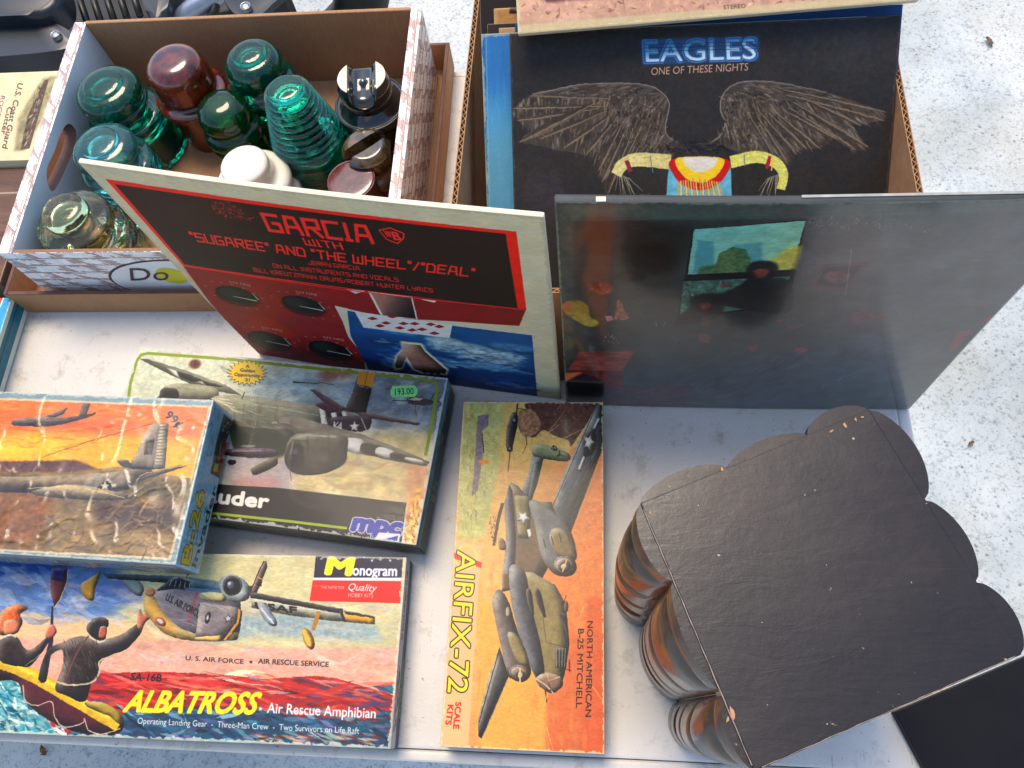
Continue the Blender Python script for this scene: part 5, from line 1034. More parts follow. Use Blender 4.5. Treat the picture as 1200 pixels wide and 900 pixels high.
# ---- brass coloured narrow kit
ZF, ZG = (500, 460, 4.0909), (500, 670, 3.9136)
def top_f(c):
    c.src(*ZF).poly([(180, 40), (860, 40), (860, 920), (100, 920)], (226, 176, 96), tex=.04)
    c.src().poly([(540, 468), (712, 468), (712, 890), (510, 890)], (222, 182, 116), col2=(210, 124, 74), g=((600, 600), (712, 640)), tex=.05, cell=30)
    c.src(*ZF).poly([(190, 45), (860, 45), (860, 260), (700, 260), (640, 330), (160, 360)], (222, 190, 120), soft=8, tex=.08); c.poly([(190, 45), (370, 45), (330, 430), (280, 700), (150, 700), (160, 300)], (196, 190, 126), soft=6, tex=.12, cell=20)
    cloud_bg(c, [(190, 60), (300, 60), (230, 680), (150, 680)], [(176, 180, 110), (206, 200, 140), (150, 150, 90)], 120, 40, 6, 80, 3, .5)
    c.src().poly([(637, 600), (712, 560), (708, 760), (640, 720)], (220, 148, 88), alpha=.8, soft=12, tex=.1); c.poly([(560, 700), (640, 730), (640, 880), (560, 880)], (226, 178, 92), alpha=.8, soft=10); c.poly([(688, 700), (708, 700), (708, 886), (680, 884)], (206, 108, 62), alpha=.7, soft=7)
    c.strokes([(540, 480), (700, 600), (700, 880), (560, 880)], [(226, 188, 116), (228, 166, 96), (214, 136, 80)], 160, 30, 4, 85, 9, alpha=.22)
    # smoke
    c.src(*ZF).poly([(490, 48), (810, 48), (790, 110), (720, 220), (690, 260), (680, 230), (620, 210), (560, 180), (520, 215), (495, 205), (545, 150), (500, 100)], (110, 76, 62), sm=1, tex=.3, cell=14); c.poly([(440, 90), (500, 80), (545, 140), (530, 190), (480, 215), (450, 190), (430, 130)], (176, 136, 100), sm=1, tex=.3, cell=10)
    c.strokes([(490, 50), (800, 50), (720, 210), (520, 200)], [(150, 110, 92), (80, 52, 44), (176, 136, 110)], 90, 34, 4, 60, 8, jit=1.6, alpha=.6, curve=1.)
    for a, b in (((550, 235), (665, 85)), ((660, 218), (780, 160)), ((590, 190), (640, 150))): c.line([a, b], 3, (222, 196, 150), w2=1)
    # grey ship and sea on the left
    c.poly([(245, 110), (298, 105), (296, 160), (268, 180), (270, 300), (245, 470), (215, 500), (232, 300), (240, 180)], (150, 132, 130), tex=.2, cell=8); c.strokes([(262, 370), (330, 380), (290, 500), (240, 500)], [(120, 90, 70), (160, 130, 100)], 80, 6, 3, 20, 4, jit=2); c.ell((275, 332), 26, 10, (230, 150, 50), soft=2); c.line([(265, 200), (275, 290)], 6, (90, 80, 66)); c.strokes([(270, 210), (340, 220), (340, 290), (272, 290)], [(150, 130, 100)], 16, 50, 2, 20, 4); c.strokes([(208, 560), (248, 560), (240, 620), (210, 620)], [(150, 130, 110)], 20, 16, 3, 80, 4)
    # small aircraft
    c.round(1.0)
    DA = (60, 44, 40)
    c.line([(436, 50), (430, 110), (405, 200), (400, 280), (390, 380)], 7, DA, w2=3); c.poly([(405, 105), (432, 100), (436, 150), (415, 250), (410, 280), (384, 275), (382, 190)], DA, sm=1, tex=.4, cell=6); c.ell((420, 135), 14, 14, (30, 26, 28)); c.ell((420, 135), 7, 7, (160, 150, 140)); c.ell((398, 270), 13, 12, (30, 26, 28)); c.ell((398, 270), 6, 6, (150, 140, 130)); c.line([(432, 76), (480, 80)], 3, DA); c.line([(475, 200), (480, 250), (460, 295)], 6, (110, 80, 60), w2=2)
    c.line([(364, 530), (345, 600), (322, 735)], 16, (104, 76, 56), w2=14); c.strokes([(300, 600), (345, 590), (335, 720), (308, 720)], [(50, 36, 30), (130, 96, 70)], 40, 12, 4, 90, 4, jit=1.5); c.line([(370, 530), (350, 600)], 4, DA); c.poly([(385, 395), (405, 420), (392, 405)], DA)
    # bomber: far wing with insignia, fins, fuselage, engines
    BL, B2, OV = (104, 116, 116), (76, 80, 84), (150, 134, 92)
    c.poly([(815, 55), (852, 62), (850, 240), (685, 682), (640, 660), (600, 560), (640, 430)], BL, col2=B2, g=((800, 200), (640, 600)), tex=.12, cell=16); c.strokes([(800, 120), (850, 100), (850, 250), (690, 660), (610, 560)], [(120, 134, 134), (84, 92, 96), (96, 84, 84)], 120, 60, 5, -62, 5, alpha=.4, jit=.15); c.line([(852, 240), (684, 684)], 4, (40, 34, 34)); c.line([(818, 55), (603, 550)], 3, (60, 60, 62))
    c.poly([(820, 115), (836, 122), (738, 380), (722, 370)], (60, 48, 56)); c.poly([(821, 120), (833, 126), (808, 180), (798, 172)], (226, 220, 204)); c.poly([(750, 305), (764, 310), (738, 376), (724, 368)], (226, 220, 204)); c.ell((779, 240), 34, 68, (48, 36, 52), ang=12); star(c, 779, 240, 34, (226, 220, 204), rot=-70, squash=1.5)
    c.poly([(505, 285), (520, 250), (570, 250), (670, 285), (690, 315), (660, 330), (560, 318), (520, 310)], (140, 148, 110), sm=1, tex=.08); c.text('9Y', (590, 262), (640, 322), (612, 250), (34, 34, 34), bold=.02)
    c.poly([(505, 305), (560, 315), (530, 440), (500, 520), (465, 500), (458, 460), (490, 380)], BL, sm=0, col2=(96, 88, 92), g=((500, 320), (500, 500)), tex=.1); c.poly([(520, 312), (560, 316), (505, 515), (485, 505)], B2)
    c.poly([(405, 430), (440, 450), (500, 520), (600, 525), (640, 660), (600, 800), (540, 920), (360, 920), (380, 700), (372, 520)], (126, 106, 80), tex=.12, cell=16); c.poly([(395, 440), (412, 470), (430, 700), (420, 920), (360, 920), (385, 700), (375, 520)], (110, 108, 112), tex=.15); c.poly([(420, 490), (500, 500), (495, 700), (440, 700)], (140, 128, 80)); star(c, 465, 600, 40, (222, 218, 206), rot=-60); c.poly([(480, 660), (500, 650), (505, 690), (490, 700)], (222, 218, 206))
    c.poly([(490, 530), (530, 520), (640, 600), (700, 690), (715, 780), (690, 860), (640, 880), (590, 850), (545, 770), (520, 640)], (120, 120, 116), sm=1, tex=.1); c.poly([(600, 655), (660, 660), (712, 740), (715, 800), (650, 800), (590, 720)], (140, 122, 84), sm=1, tex=.1); c.ell((664, 832), 56, 50, (60, 52, 50), ang=20); c.ell((662, 832), 44, 40, (150, 128, 106), ang=20); c.ell((660, 832), 32, 30, (84, 64, 56), ang=20); c.ell((658, 835), 15, 14, (206, 190, 150)); c.line([(650, 860), (672, 800)], 7, (206, 196, 160))
    for k in range(4): c.line([(560+k*38, 700-k*12), (570+k*38, 745-k*12)], 5, (66, 60, 60))
    c.poly([(345, 700), (372, 706), (380, 750), (350, 750)], (140, 110, 76), sm=1)
    c.src(*ZG)
    c.poly([(345, 0), (380, 0), (385, 85), (345, 90)], (126, 96, 66)); c.poly([(380, 0), (480, 0), (590, 60), (640, 150), (655, 330), (640, 440), (620, 520), (575, 555), (520, 530), (480, 450), (420, 280), (385, 130)], (150, 136, 92), sm=0, tex=.1, cell=16)
    c.poly([(380, -20), (450, 0), (480, 160), (520, 320), (540, 470), (500, 480), (440, 330), (390, 150)], (100, 100, 104), sm=1, tex=.14); c.poly([(495, 80), (520, 90), (545, 190), (540, 210), (505, 140)], (54, 46, 40), sm=1); c.poly([(458, 80), (480, 90), (492, 190), (482, 200), (460, 130)], (60, 50, 44), sm=1); c.line([(530, 180), (548, 325), (640, 345)], 3, (84, 72, 54))
    c.poly([(585, 345), (640, 350), (640, 440), (590, 440)], (60, 54, 54)); c.poly([(600, 180), (640, 200), (655, 340), (630, 250)], (70, 60, 56)); 
    for k in range(4): c.line([(594+k*14, 350), (596+k*12, 438)], 3, (160, 156, 140))
    c.poly([(500, 490), (550, 462), (610, 480), (625, 520), (580, 556), (530, 535)], (150, 120, 96), sm=1); c.line([(500, 490), (545, 520), (580, 556)], 4, (206, 196, 170), sm=1); c.line([(552, 465), (560, 500), (612, 482)], 3, (206, 196, 170)); c.line([(560, 510), (570, 550)], 3, (60, 50, 50)); c.line([(545, 545), (552, 598)], 5, (40, 34, 34)); c.ell((655, 430), 4, 30, (150, 40, 40)); c.line([(640, 448), (664, 452)], 4, (60, 34, 34)); c.ell((640, 160), 10, 26, (110, 86, 64)); c.line([(630, 145), (640, 105)], 3, (60, 46, 40))
    c.poly([(300, 130), (330, 82), (372, 130), (420, 280), (460, 380), (478, 470), (440, 505), (400, 490), (370, 470), (340, 340), (310, 200)], (110, 98, 92), sm=1, tex=.14); c.poly([(372, 280), (420, 300), (470, 420), (430, 430), (390, 360)], (150, 136, 92), sm=1); c.ell((425, 465), 48, 38, (70, 60, 54), ang=15); c.ell((425, 466), 38, 29, (150, 128, 104), ang=15); c.ell((427, 470), 24, 18, (84, 64, 56)); c.ell((430, 475), 12, 16, (200, 184, 140)); c.ell((372, 185), 10, 24, (180, 166, 140)); c.line([(428, 440), (428, 508)], 8, (206, 190, 156))
    c.poly([(335, 345), (375, 480), (330, 590), (252, 768), (238, 755), (235, 680), (290, 470)], (96, 96, 96), col2=(72, 76, 78), g=((320, 400), (250, 740)), tex=.12); c.line([(335, 350), (240, 690)], 4, (46, 40, 40)); c.line([(372, 490), (252, 768)], 4, (150, 140, 120)); c.line([(345, 380), (255, 700)], 3, (120, 50, 50), alpha=.6)
    for a, b in (((555, 560), (520, 660)), ((550, 715), (580, 820)), ((760, 525), (815, 600)), ((720, 160), (700, 220))): c.line([a, b], 4, (236, 190, 110), w2=1)
    c.paint(.9, 61); c.src().line([(543, 469.5), (709, 469.5)], 3, (30, 24, 22))
    c.round(0)
    # lettering down the left and right
    c.src(*ZF).ell((190, 790), 52, 58, (232, 200, 100), alpha=.8); c.src().poly([(531, 632), (564, 640), (548, 885), (512, 885)], (226, 190, 146), alpha=.85, soft=1)
    c.src(*ZF).ell((190, 790), 54, 60, (236, 206, 104)); c.ell((190, 790), 46, 52, (224, 186, 130)); c.poly([(130, 768), (265, 815), (262, 842), (130, 795)], (214, 50, 34)); c.ell((232, 832), 4, 12, (232, 200, 60))
    L = 'AIRFIX-72'; c.src()
    # each letter sits upright on a baseline that runs down the box, its top to the right
    p0, p1, top = (536, 645), (524.5, 811), (557.5, 644)
    c.text('AIRFIX-72', p0, p1, top, (226, 210, 50), bold=.008, outline=(34, 26, 30), ow=.035, shear=.12)
    c.text('SCALE', (534, 823), (531, 854), (540.5, 823), (206, 40, 34), bold=.03); c.text('KITS', (525, 826), (522, 849), (531.5, 826.5), (206, 40, 34), bold=.03)
    c.text('NORTH AMERICAN', (688.5, 728), (686, 840), (695, 728), (60, 30, 24), bold=.012); c.text('B-25 MITCHELL', (677.5, 737), (675, 829.5), (684, 737), (60, 30, 24), bold=.012)
    c.edgewear(8, (230, 214, 184), .75).grain(3)
kitf, lidf = kit('model_kit_box', 'narrow orange bomber kit box with yellow AIRFIX-72 lettering beside the bracket', (.0135, -.0265), .0, .1300, .2945, .032, .0006, top_f, None, None, (34, 28, 26), (60, 50, 40), (620, 1300), rough=.4, coat=.15)

# ---- kits at the left edge
def top_c(c):
    c.uv().poly([(0, 0), (1, 0), (1, 1), (0, 1)], (226, 212, 176), tex=.06, cell=50); c.src(0, 70, 3.75)
    c.poly([(190, 80), (250, 70), (230, 140), (190, 250), (110, 400), (62, 402), (80, 250)], (170, 160, 124), soft=5, tex=.2, cell=20); c.poly([(195, 90), (215, 85), (130, 390), (90, 396), (120, 250)], (112, 92, 74), tex=.3, cell=8); c.strokes([(160, 130), (200, 110), (120, 380), (90, 385)], [(206, 190, 160), (70, 54, 46)], 50, 26, 5, 112, 3, alpha=.7)
    K = (120, 96, 80)
    c.text('U.S.Coast Guard', (58, 118), (14, 392), (83, 114), K, bold=.02) if False else None
    c.src().text('U.S. Coast Guard', (21, 97), (2.5, 173), (27, 98.5), (112, 84, 70), bold=.02); c.text('Cutter', (9, 125), (1, 157), (14.5, 126), (112, 84, 70), bold=.02); c.text('ROGER', (1.5, 112), (-6, 142), (6, 113), (150, 110, 130), bold=.02)
    c.edgewear(5, (236, 226, 200), .5).grain(3)
kit('model_kit_box', 'cream coast guard cutter kit box behind the left rim of the weave carton', (-.6135, .5445), 0, .25, .128, .050, .0006, top_c, None, None, (206, 190, 150), (180, 160, 130), (800, 420), rough=.45, coat=.1)
def top_b(c):
    c.uv().poly([(0, 0), (1, 0), (1, 1), (0, 1)], (124, 96, 78), tex=.2, cell=30, aniso=(3, 1)); c.strokes([(0, 0), (1, 0), (1, 1), (0, 1)], [(150, 120, 100), (96, 70, 58), (140, 116, 96)], 120, .2, .015, 4, 3, jit=.2, alpha=.4); c.line([(.0, .25), (1, .22)], .012, (176, 160, 140)); c.grain(4)
kit('model_kit_box', 'brown picture box lying between the cream cutter kit and the teal box', (-.6135, .3935), 0, .25, .148, .040, .0006, top_b, None, None, (110, 84, 70), (100, 80, 66), (700, 420), rough=.4, coat=.2)
def top_t(c):
    c.uv().poly([(0, 0), (1, 0), (1, 1), (0, 1)], (84, 176, 206), tex=.1, cell=40); c.src(0, 300, 5)
    c.poly([(-60, 0), (60, 150), (20, 240), (0, 280), (-60, 300)], (206, 96, 64), tex=.1); c.line([(0, 300), (24, 236), (42, 180)], 6, (230, 230, 220))
    c.poly([(100, 215), (135, 235), (105, 370), (40, 560), (0, 680), (0, 560), (30, 420), (70, 300)], (150, 156, 110), tex=.4, cell=8); c.strokes([(60, 240), (130, 230), (70, 480), (0, 640), (0, 450)], [(40, 60, 50), (206, 206, 170), (150, 140, 40), (70, 130, 140), (60, 80, 40)], 170, 14, 6, 100, 4, jit=2, alpha=.8)
    c.strokes([(50, 200), (70, 200), (40, 300), (25, 295)], [(30, 50, 80)], 26, 12, 2, -70, 4); c.grain(4)
def right_t(c): c.uv().poly([(0, 0), (1, 0), (1, 1), (0, 1)], (60, 134, 150), tex=.1); c.poly([(0, .0), (1, 0), (1, .25), (0, .25)], (214, 226, 214)); c.line([(.0, .5), (1, .5)], .02, (24, 70, 90)); c.grain(3)
kit('model_kit_box', 'teal comic style box at the far left below the carton', (-.6035, .170), 0, .25, .213, .030, .0006, top_t, right_t, None, (70, 140, 156), (214, 222, 214), (700, 600), rough=.35, coat=.3, lid_h=.022)
# ================================================================== insulators
def lathe(name, prof, mat_, parent=None, seg=56, loc=(0, 0, 0), rot=(0, 0, 0), mod=None, sub=5, closed=True):
    """revolve a smooth profile of (radius, height); sharp corners are doubled points"""
    bm = bmesh.new(); P = smooth_pts(np.array(prof, float), False, sub); P[:, 0] = np.maximum(P[:, 0], 0)
    rings = []
    for r, z in P:
        if r < 1e-5: rings.append([bm.verts.new((0, 0, z))]); continue
        row = []
        for k in range(seg):
            a = 2*math.pi*k/seg; rr, zz = (mod(r, z, a) if mod else (r, z)); row.append(bm.verts.new((rr*math.cos(a), rr*math.sin(a), zz)))
        rings.append(row)
    for A, B in zip(rings, rings[1:]):
        if len(A) == 1 and len(B) == 1: continue
        for k in range(seg):
            k2 = (k+1) % seg
            f = (A[0], B[k2], B[k]) if len(A) == 1 else ((A[k], A[k2], B[0]) if len(B) == 1 else (A[k], A[k2], B[k2], B[k]))
            bm.faces.new(f)
    o = from_bm(name, bm, mat_, parent, True); o.location = loc; o.rotation_euler = rot; return o
def glass(name, c, deep=40, trans=.9, rough=.02, milky=.15):
    t = NT(name); c = np.array(c, float)
    t.set(Base_Color=t.ramp(t.noise(40, 3), [(.35, tuple(np.clip(c*.93, 0, 255))), (.65, tuple(np.clip(c*1.07, 0, 255)))]), Transmission_Weight=trans, IOR=1.48, Roughness=rough)
    t.bump(t.noise(70, 3), .22, .0018); return t.m
def ceramic(name, c, c2, scale=30, rough=.16, lo=.4, hi=.6):
    t = NT(name); t.set(Base_Color=t.ramp(t.noise(scale, 6, .7), [(lo, c), (hi, c2)]), Roughness=rough, Coat_Weight=.6, Coat_Roughness=.06)
    t.bump(t.noise(90, 4), .12, .001); return t.m
FLOOR = .0072
G_teal = glass('teal_glass', (10, 150, 118), trans=.92); G_green = glass('green_glass', (8, 136, 56), trans=.93); G_aqua = glass('aqua_glass', (110, 222, 216), trans=.93); G_clear = glass('clear_glass', (222, 232, 176), trans=.98); G_blue = glass('blue_green_glass', (12, 160, 136), trans=.93)
C_brown = ceramic('brown_glaze', (52, 10, 4), (116, 38, 16), 38); C_maroon = ceramic('maroon_glaze', (62, 18, 20), (96, 36, 34), 60); C_white = ceramic('white_glaze', (226, 218, 196), (236, 230, 212), 20, .22)
C_black = ceramic('black_glaze', (16, 18, 18), (34, 36, 34), 12, .1); C_olive = ceramic('cracked_olive_glaze', (30, 26, 18), (120, 92, 56), 26, .15, .45, .66)
G = 'insulators standing in the carton'
def cavity(r, h, wall=.011):     # the pin hole seen from below: closes the solid
    return [(r-.004, 0), (r-.008, .0005), (r-wall, .004), (r-wall-.004, h*.3), (.016, h*.34), (.0150, h*.42), (.0140, h*.80), (.0125, h*.85), (0, h*.86)]
def insul(nm, label, prof, m, px, py, h, lean=(0, 0), mod=None, cav=True, seg=64, rz=0):
    """prof top-down; (px, py) is where the top's centre is seen"""
    p = at(px, py, h+FLOOR); t = thing(nm, label, 'insulator', G, (p[0], p[1], FLOOR), (lean[0], lean[1], rz))
    R0 = prof[-1][0]
    full = [(0, h)]+[(r, z*h) for r, z in prof]+(cavity(R0, h) if cav else [(R0-.002, 0), (0, 0)])
    b = lathe('shell', full, m, t, seg, mod=mod); return t, b
beads = lambda r, z, a: (r, z-(.0022*(.5+.5*math.cos(a*40)) if z < .004 and r > .030 else 0)+(.0022 if z < .004 and r > .03 else 0))
t, b = insul('glass_insulator', 'teal glass insulator with beaded skirt beside the carton handle hole', [(.012, .998), (.0195, .985), (.0215, .962), (.0270, .945), (.0325, .905), (.0350, .85), (.0352, .79), (.0325, .745), (.0345, .72), (.0340, .68), (.0290, .645), (.0285, .61), (.033, .585), (.0395, .565), (.041, .53), (.0395, .495), (.0405, .42), (.0415, .34), (.043, .2), (.0455, .08), (.046, .02)], G_teal, 118, 96, .103, mod=beads, lean=(0, 0))
t, b = insul('glass_insulator', 'light aqua glass insulator behind the upper left record corner', [(.012, .998), (.0185, .985), (.0205, .96), (.0265, .94), (.0315, .90), (.0335, .85), (.0325, .79), (.028, .75), (.0275, .70), (.031, .665), (.037, .64), (.039, .59), (.036, .545), (.036, .50), (.0385, .46), (.040, .3), (.042, .02)], G_aqua, 114, 165, .096)
t, b = insul('glass_insulator', 'clear glass insulator with stacked rings in the front corner of the carton', [(.013, .995), (.0195, .975), (.0215, .93), (.0220, .87), (.0300, .83), (.0365, .80), (.038, .74), (.0365, .69), (.0335, .665), (.036, .635), (.0405, .60), (.042, .54), (.040, .49), (.036, .46), (.0385, .43), (.0425, .38), (.042, .28), (.039, .23), (.041, .16), (.041, .02)], G_clear, 70, 244, .106, lean=(.0, .0))
dome = lathe('crown', [(0, .1045), (.012, .103), (.0175, .098), (.019, .088), (.019, .0868), (0, .0866)], G_clear, None); bpy.data.objects.remove(dome)
t, b = insul('glass_insulator', 'dark teal glass insulator at the back of the carton', [(.011, .998), (.0165, .985), (.0182, .96), (.0240, .94), (.0290, .89), (.0312, .83), (.0310, .78), (.0275, .73), (.0265, .68), (.0290, .65), (.035, .62), (.037, .56), (.035, .51), (.0365, .4), (.038, .2), (.039, .02)], G_teal, 290, 60, .108)
t, b = insul('glass_insulator', 'small emerald glass insulator between the brown one and the tall one', [(.010, .995), (.0175, .97), (.0245, .91), (.0275, .83), (.0275, .74), (.0250, .69), (.0255, .65), (.030, .61), (.032, .52), (.0285, .46), (.031, .40), (.033, .2), (.0335, .02)], G_green, 254, 119, .092)
rib = [(.012, 1), (.0165, .99), (.0185, .965)]
for i in range(9):
    z = .94-i*.055; r = .0235+.0019*i; rib += [(r, z), (r-.0004, z-.016), (r-.0032, z-.026), (r-.0030, z-.036)]
rib += [(.0405, .42), (.042, .34), (.0405, .30), (.042, .27), (.0435, .12), (.044, .02)]
t, b = insul('glass_insulator', 'tallest blue green glass insulator with fine horizontal ribs', rib, G_blue, 333, 102, .134)
t, b = insul('ceramic_insulator', 'speckled brown glazed insulator with a flared collar', [(.014, .995), (.022, .975), (.0280, .93), (.0310, .86), (.0320, .76), (.0325, .66), (.030, .62), (.031, .59), (.0385, .565), (.0395, .52), (.0375, .485), (.033, .46), (.032, .3), (.032, .02)], C_brown, 198, 68, .112)
t, b = insul('ceramic_insulator', 'matt maroon insulator cap near the carton front right corner', [(.020, 1), (.0235, .985), (.0245, .95), (.0245, .6), (.0275, .5), (.029, .3), (.029, .02)], C_maroon, 411, 210, .070, lean=(0, 0))
t, b = insul('ceramic_insulator', 'white porcelain insulator with two rounded collars', [(.017, .995), (.0225, .975), (.0245, .93), (.0250, .82), (.0275, .76), (.035, .725), (.0385, .68), (.0390, .62), (.0375, .575), (.037, .52), (.041, .46), (.0425, .39), (.042, .32), (.040, .27), (.040, .02)], C_white, 284, 190, .090)
# black spool with a saddle groove across the top
t, b = insul('ceramic_insulator', 'black glazed insulator with grooved head and bare white patches', [(.0300, .70), (.0365, .69), (.0385, .66), (.0385, .61), (.036, .58), (.030, .55), (.029, .50), (.032, .42), (.036, .2), (.036, .02)], C_black, 424, 92, .108, lean=(0, 0), rz=.12)
b.data.clear_geometry() if False else None
def saddle(parent, r, z0, z1, gw, gd, m, name='grooved_head', n=36, rows=20):
    """a short drum whose top carries a round groove running along y"""
    bm = bmesh.new(); g = []
    for j in range(rows+1):
        v = -1+2*j/rows; row = []
        for i in range(n+1):
            u = -1+2*i/n; x = r*u*math.sqrt(max(1-v*v/2, 0)); y = r*v*math.sqrt(max(1-u*u/2, 0)); rr = math.hypot(x, y)/r
            z = z1-.006*max(0, rr-.72)**2*14
            if abs(x) < gw: z -= gd*math.sqrt(1-(x/gw)**2)**.9
            row.append(bm.verts.new((x, y, z)))
        g.append(row)
    for j in range(rows):
        for i in range(n): bm.faces.new((g[j][i], g[j][i+1], g[j+1][i+1], g[j+1][i]))
    rim = [g[0][i] for i in range(n)]+[g[j][n] for j in range(rows)]+[g[rows][i] for i in range(n, 0, -1)]+[g[j][0] for j in range(rows, 0, -1)]
    prev = rim
    for k, (f, z) in enumerate([(1.03, .75), (1.02, .5), (.93, .2), (.9, 0)]):
        cur = [bm.verts.new((p.co.x*f, p.co.y*f, min(p.co.z, z0+(z1-z0)*z))) for p in rim]
        for i in range(len(rim)): bm.faces.new((prev[i], prev[(i+1) % len(rim)], cur[(i+1) % len(rim)], cur[i]))
        prev = cur
    bm.faces.new(prev); o = from_bm(name, bm, m, parent, True); smooth_by_angle(o, 50); return o
hd = saddle(t, .0265, .074, .110, .0120, .009, C_black)
C_bare = plain('bare_porcelain', (214, 206, 182), .6, 12, 60)
for sg in (-1, 1):
    bm = bmesh.new(); ps = []
    for i in range(15):
        a = math.radians(-62+124*i/14); ps.append((sg*(.0245*math.cos(a)), .0225*math.sin(a)))
    ps = [p for p in ps if abs(p[0]) > .0128]+[(sg*.0135, .0205), (sg*.0135, -.0205)][:0]
    A = [bm.verts.new((x, y, .1104)) for x, y in ps]; B = [bm.verts.new((x, y, .1094)) for x, y in ps]
    bm.faces.new(A); bm.faces.new(B[::-1])
    for i in range(len(A)): bm.faces.new((A[i], A[(i+1) % len(A)], B[(i+1) % len(A)], B[i]))
    from_bm('bare_patch', bm, C_bare, hd)
for xx in (-.0045, .0045):
    from_bm('bare_patch', box_bm(xx-.0020, xx+.0020, -.010, .006, .1005, .1026, .0008, 1), C_bare, hd)
t2 = thing('ceramic_insulator', 'crazed olive brown insulator with a narrow slot, behind the maroon one', 'insulator', G, tuple(at(427, 168, .088)[:2])+(FLOOR,), (0, 0, -.9))
saddle(t2, .0245, .052, .080, .0055, .016, C_olive)
lathe('shell', [(.0225, .054), (.0235, .05), (.029, .045), (.031, .038), (.028, .03), (.030, .015), (.030, .0005), (.028, 0), (0, 0)], C_olive, t2)

# ================================================================== carved bracket, flat side up
def wood_dark():
    t = NT('ebonised_wood'); v = t.coord()
    c = t.ramp(t.noise(7, 8, .7, dist=.4), [(.3, (16, 11, 10)), (.5, (26, 19, 17)), (.72, (46, 34, 28))])
    fib = t.noise(1, 5, .7, t.coord(scale=(35, 600, 60)))
    c = t.mix(.08, c, t.ramp(fib, [(.35, (20, 16, 16)), (.65, (66, 58, 54))]))
    sp = t.ramp(t.noise(260, 2, .5), [(.735, (0, 0, 0)), (.76, (255, 255, 255))]); g = t.ramp(t.noise(30, 2), [(.5, (0, 0, 0)), (.6, (255, 255, 255))])
    k = t.n('Math', operation='MULTIPLY'); t.l(sp, k.inputs[0]); t.l(g, k.inputs[1])
    c = t.mix(k.outputs[0], c, (190, 160, 140)); t.set(Base_Color=c, Roughness=t.ramp(t.noise(7, 5), [(.3, (132, 132, 132)), (.7, (168, 168, 168))]))
    h = t.n('Math', operation='ADD'); t.l(t.noise(1, 4, .6, t.coord(scale=(30, 90, 60)), 1), h.inputs[0]); t.l(t.noise(60, 6, .75), h.inputs[1])
    t.bump(h.outputs[0], .12, .0014); return t.m
def wood_side():
    t = NT('varnished_lobe_wood')
    c = t.ramp(t.noise(13, 5, .6), [(.44, (24, 16, 13)), (.60, (50, 26, 14)), (.76, (128, 58, 20))])
    fib = t.noise(1, 4, .7, t.coord(scale=(60, 60, 700)))
    c = t.mix(.3, c, t.ramp(fib, [(.35, (16, 11, 10)), (.65, (88, 58, 40))]))
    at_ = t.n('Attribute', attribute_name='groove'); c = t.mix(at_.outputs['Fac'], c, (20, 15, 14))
    t.set(Base_Color=c, Roughness=.34, Coat_Weight=.5, Coat_Roughness=.14); t.bump(t.noise(160, 4), .2, .0008); return t.m
M_wt, M_ws = wood_dark(), wood_side()
ZT = .25
bq = [at(*q, ZT) for q in ((750, 590), (1018, 480), (1197, 767), (884, 904))]
bracket = thing('carved_bracket', 'dark carved wooden bracket with scalloped sides standing flat side up', 'bracket')
def quad_block(q, z0, z1, bev, inset=0):
    c = sum(q)/4; bm = bmesh.new(); A = []
    for z in (z0, z1):
        A.append([bm.verts.new((*(p[:2]+(c[:2]-p[:2])*inset), z)) for p in q])
    bm.faces.new(A[0]); bm.faces.new(A[1][::-1])
    for i in range(4): bm.faces.new((A[0][i], A[0][(i+1) % 4], A[1][(i+1) % 4], A[1][i]))
    if bev: bmesh.ops.bevel(bm, geom=bm.edges[:], offset=bev, segments=2, profile=.6, affect='EDGES')
    return bm
from_bm('flat_board', quad_block(bq, ZT-.018, ZT+.0012, .0009), M_wt, bracket)
from_bm('core', quad_block(bq, .002, ZT-.0185, 0, .02), M_ws, bracket)
from_bm('core_foot', quad_block(bq, .0006, .016, .0009, -.01), M_ws, bracket).name = 'foot_board'
# each lobe: an arc in plan, swept down with reeded grooves
def lobe(p, q, bulge, extra, cent, flat=False):
    p, q = np.array(p[:2]), np.array(q[:2]); u = (q-p); L = np.linalg.norm(u); u /= L; nn = np.array([u[1], -u[0]])
    if np.dot(nn, (p+q)/2-cent) < 0: nn = -nn
    N, K = 22, 96; bm = bmesh.new(); gl = bm.verts.layers.float.new('groove'); rows = []
    zs = [ZT-.0005-(ZT-.0015)*(k/K) for k in range(K+1)]
    for k, z in enumerate(zs):
        h = (ZT-z)/ZT; row = []
        prof = extra*(1-math.exp(-h*9))*(1-.65*max(0, h-.35)) 
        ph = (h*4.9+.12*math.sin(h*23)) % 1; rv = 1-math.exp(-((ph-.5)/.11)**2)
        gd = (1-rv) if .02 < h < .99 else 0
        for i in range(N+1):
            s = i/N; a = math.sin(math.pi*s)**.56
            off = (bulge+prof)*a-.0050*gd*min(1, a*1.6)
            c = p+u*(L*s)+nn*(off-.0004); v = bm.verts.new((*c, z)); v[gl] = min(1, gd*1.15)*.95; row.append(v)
        rows.append(row)
    for A, B in zip(rows, rows[1:]):
        for i in range(N): bm.faces.new((A[i], A[i+1], B[i+1], B[i]))
    for R, z in ((rows[0], zs[0]), (rows[-1], zs[-1])):
        a = bm.verts.new((*((p+q)/2-nn*.004), z))
        for i in range(N): bm.faces.new((R[i], R[i+1], a))
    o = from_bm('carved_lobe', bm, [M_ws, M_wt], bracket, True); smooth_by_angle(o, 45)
    o.data.materials.append(M_wt) if len(o.data.materials) < 2 else None
    for f in o.data.polygons: f.material_index = 1 if abs(f.normal.z) > .8 and f.center.z > ZT-.002 else 0
cent = (sum(bq)/4)[:2]
P_ = lambda *q: at(*q, ZT)
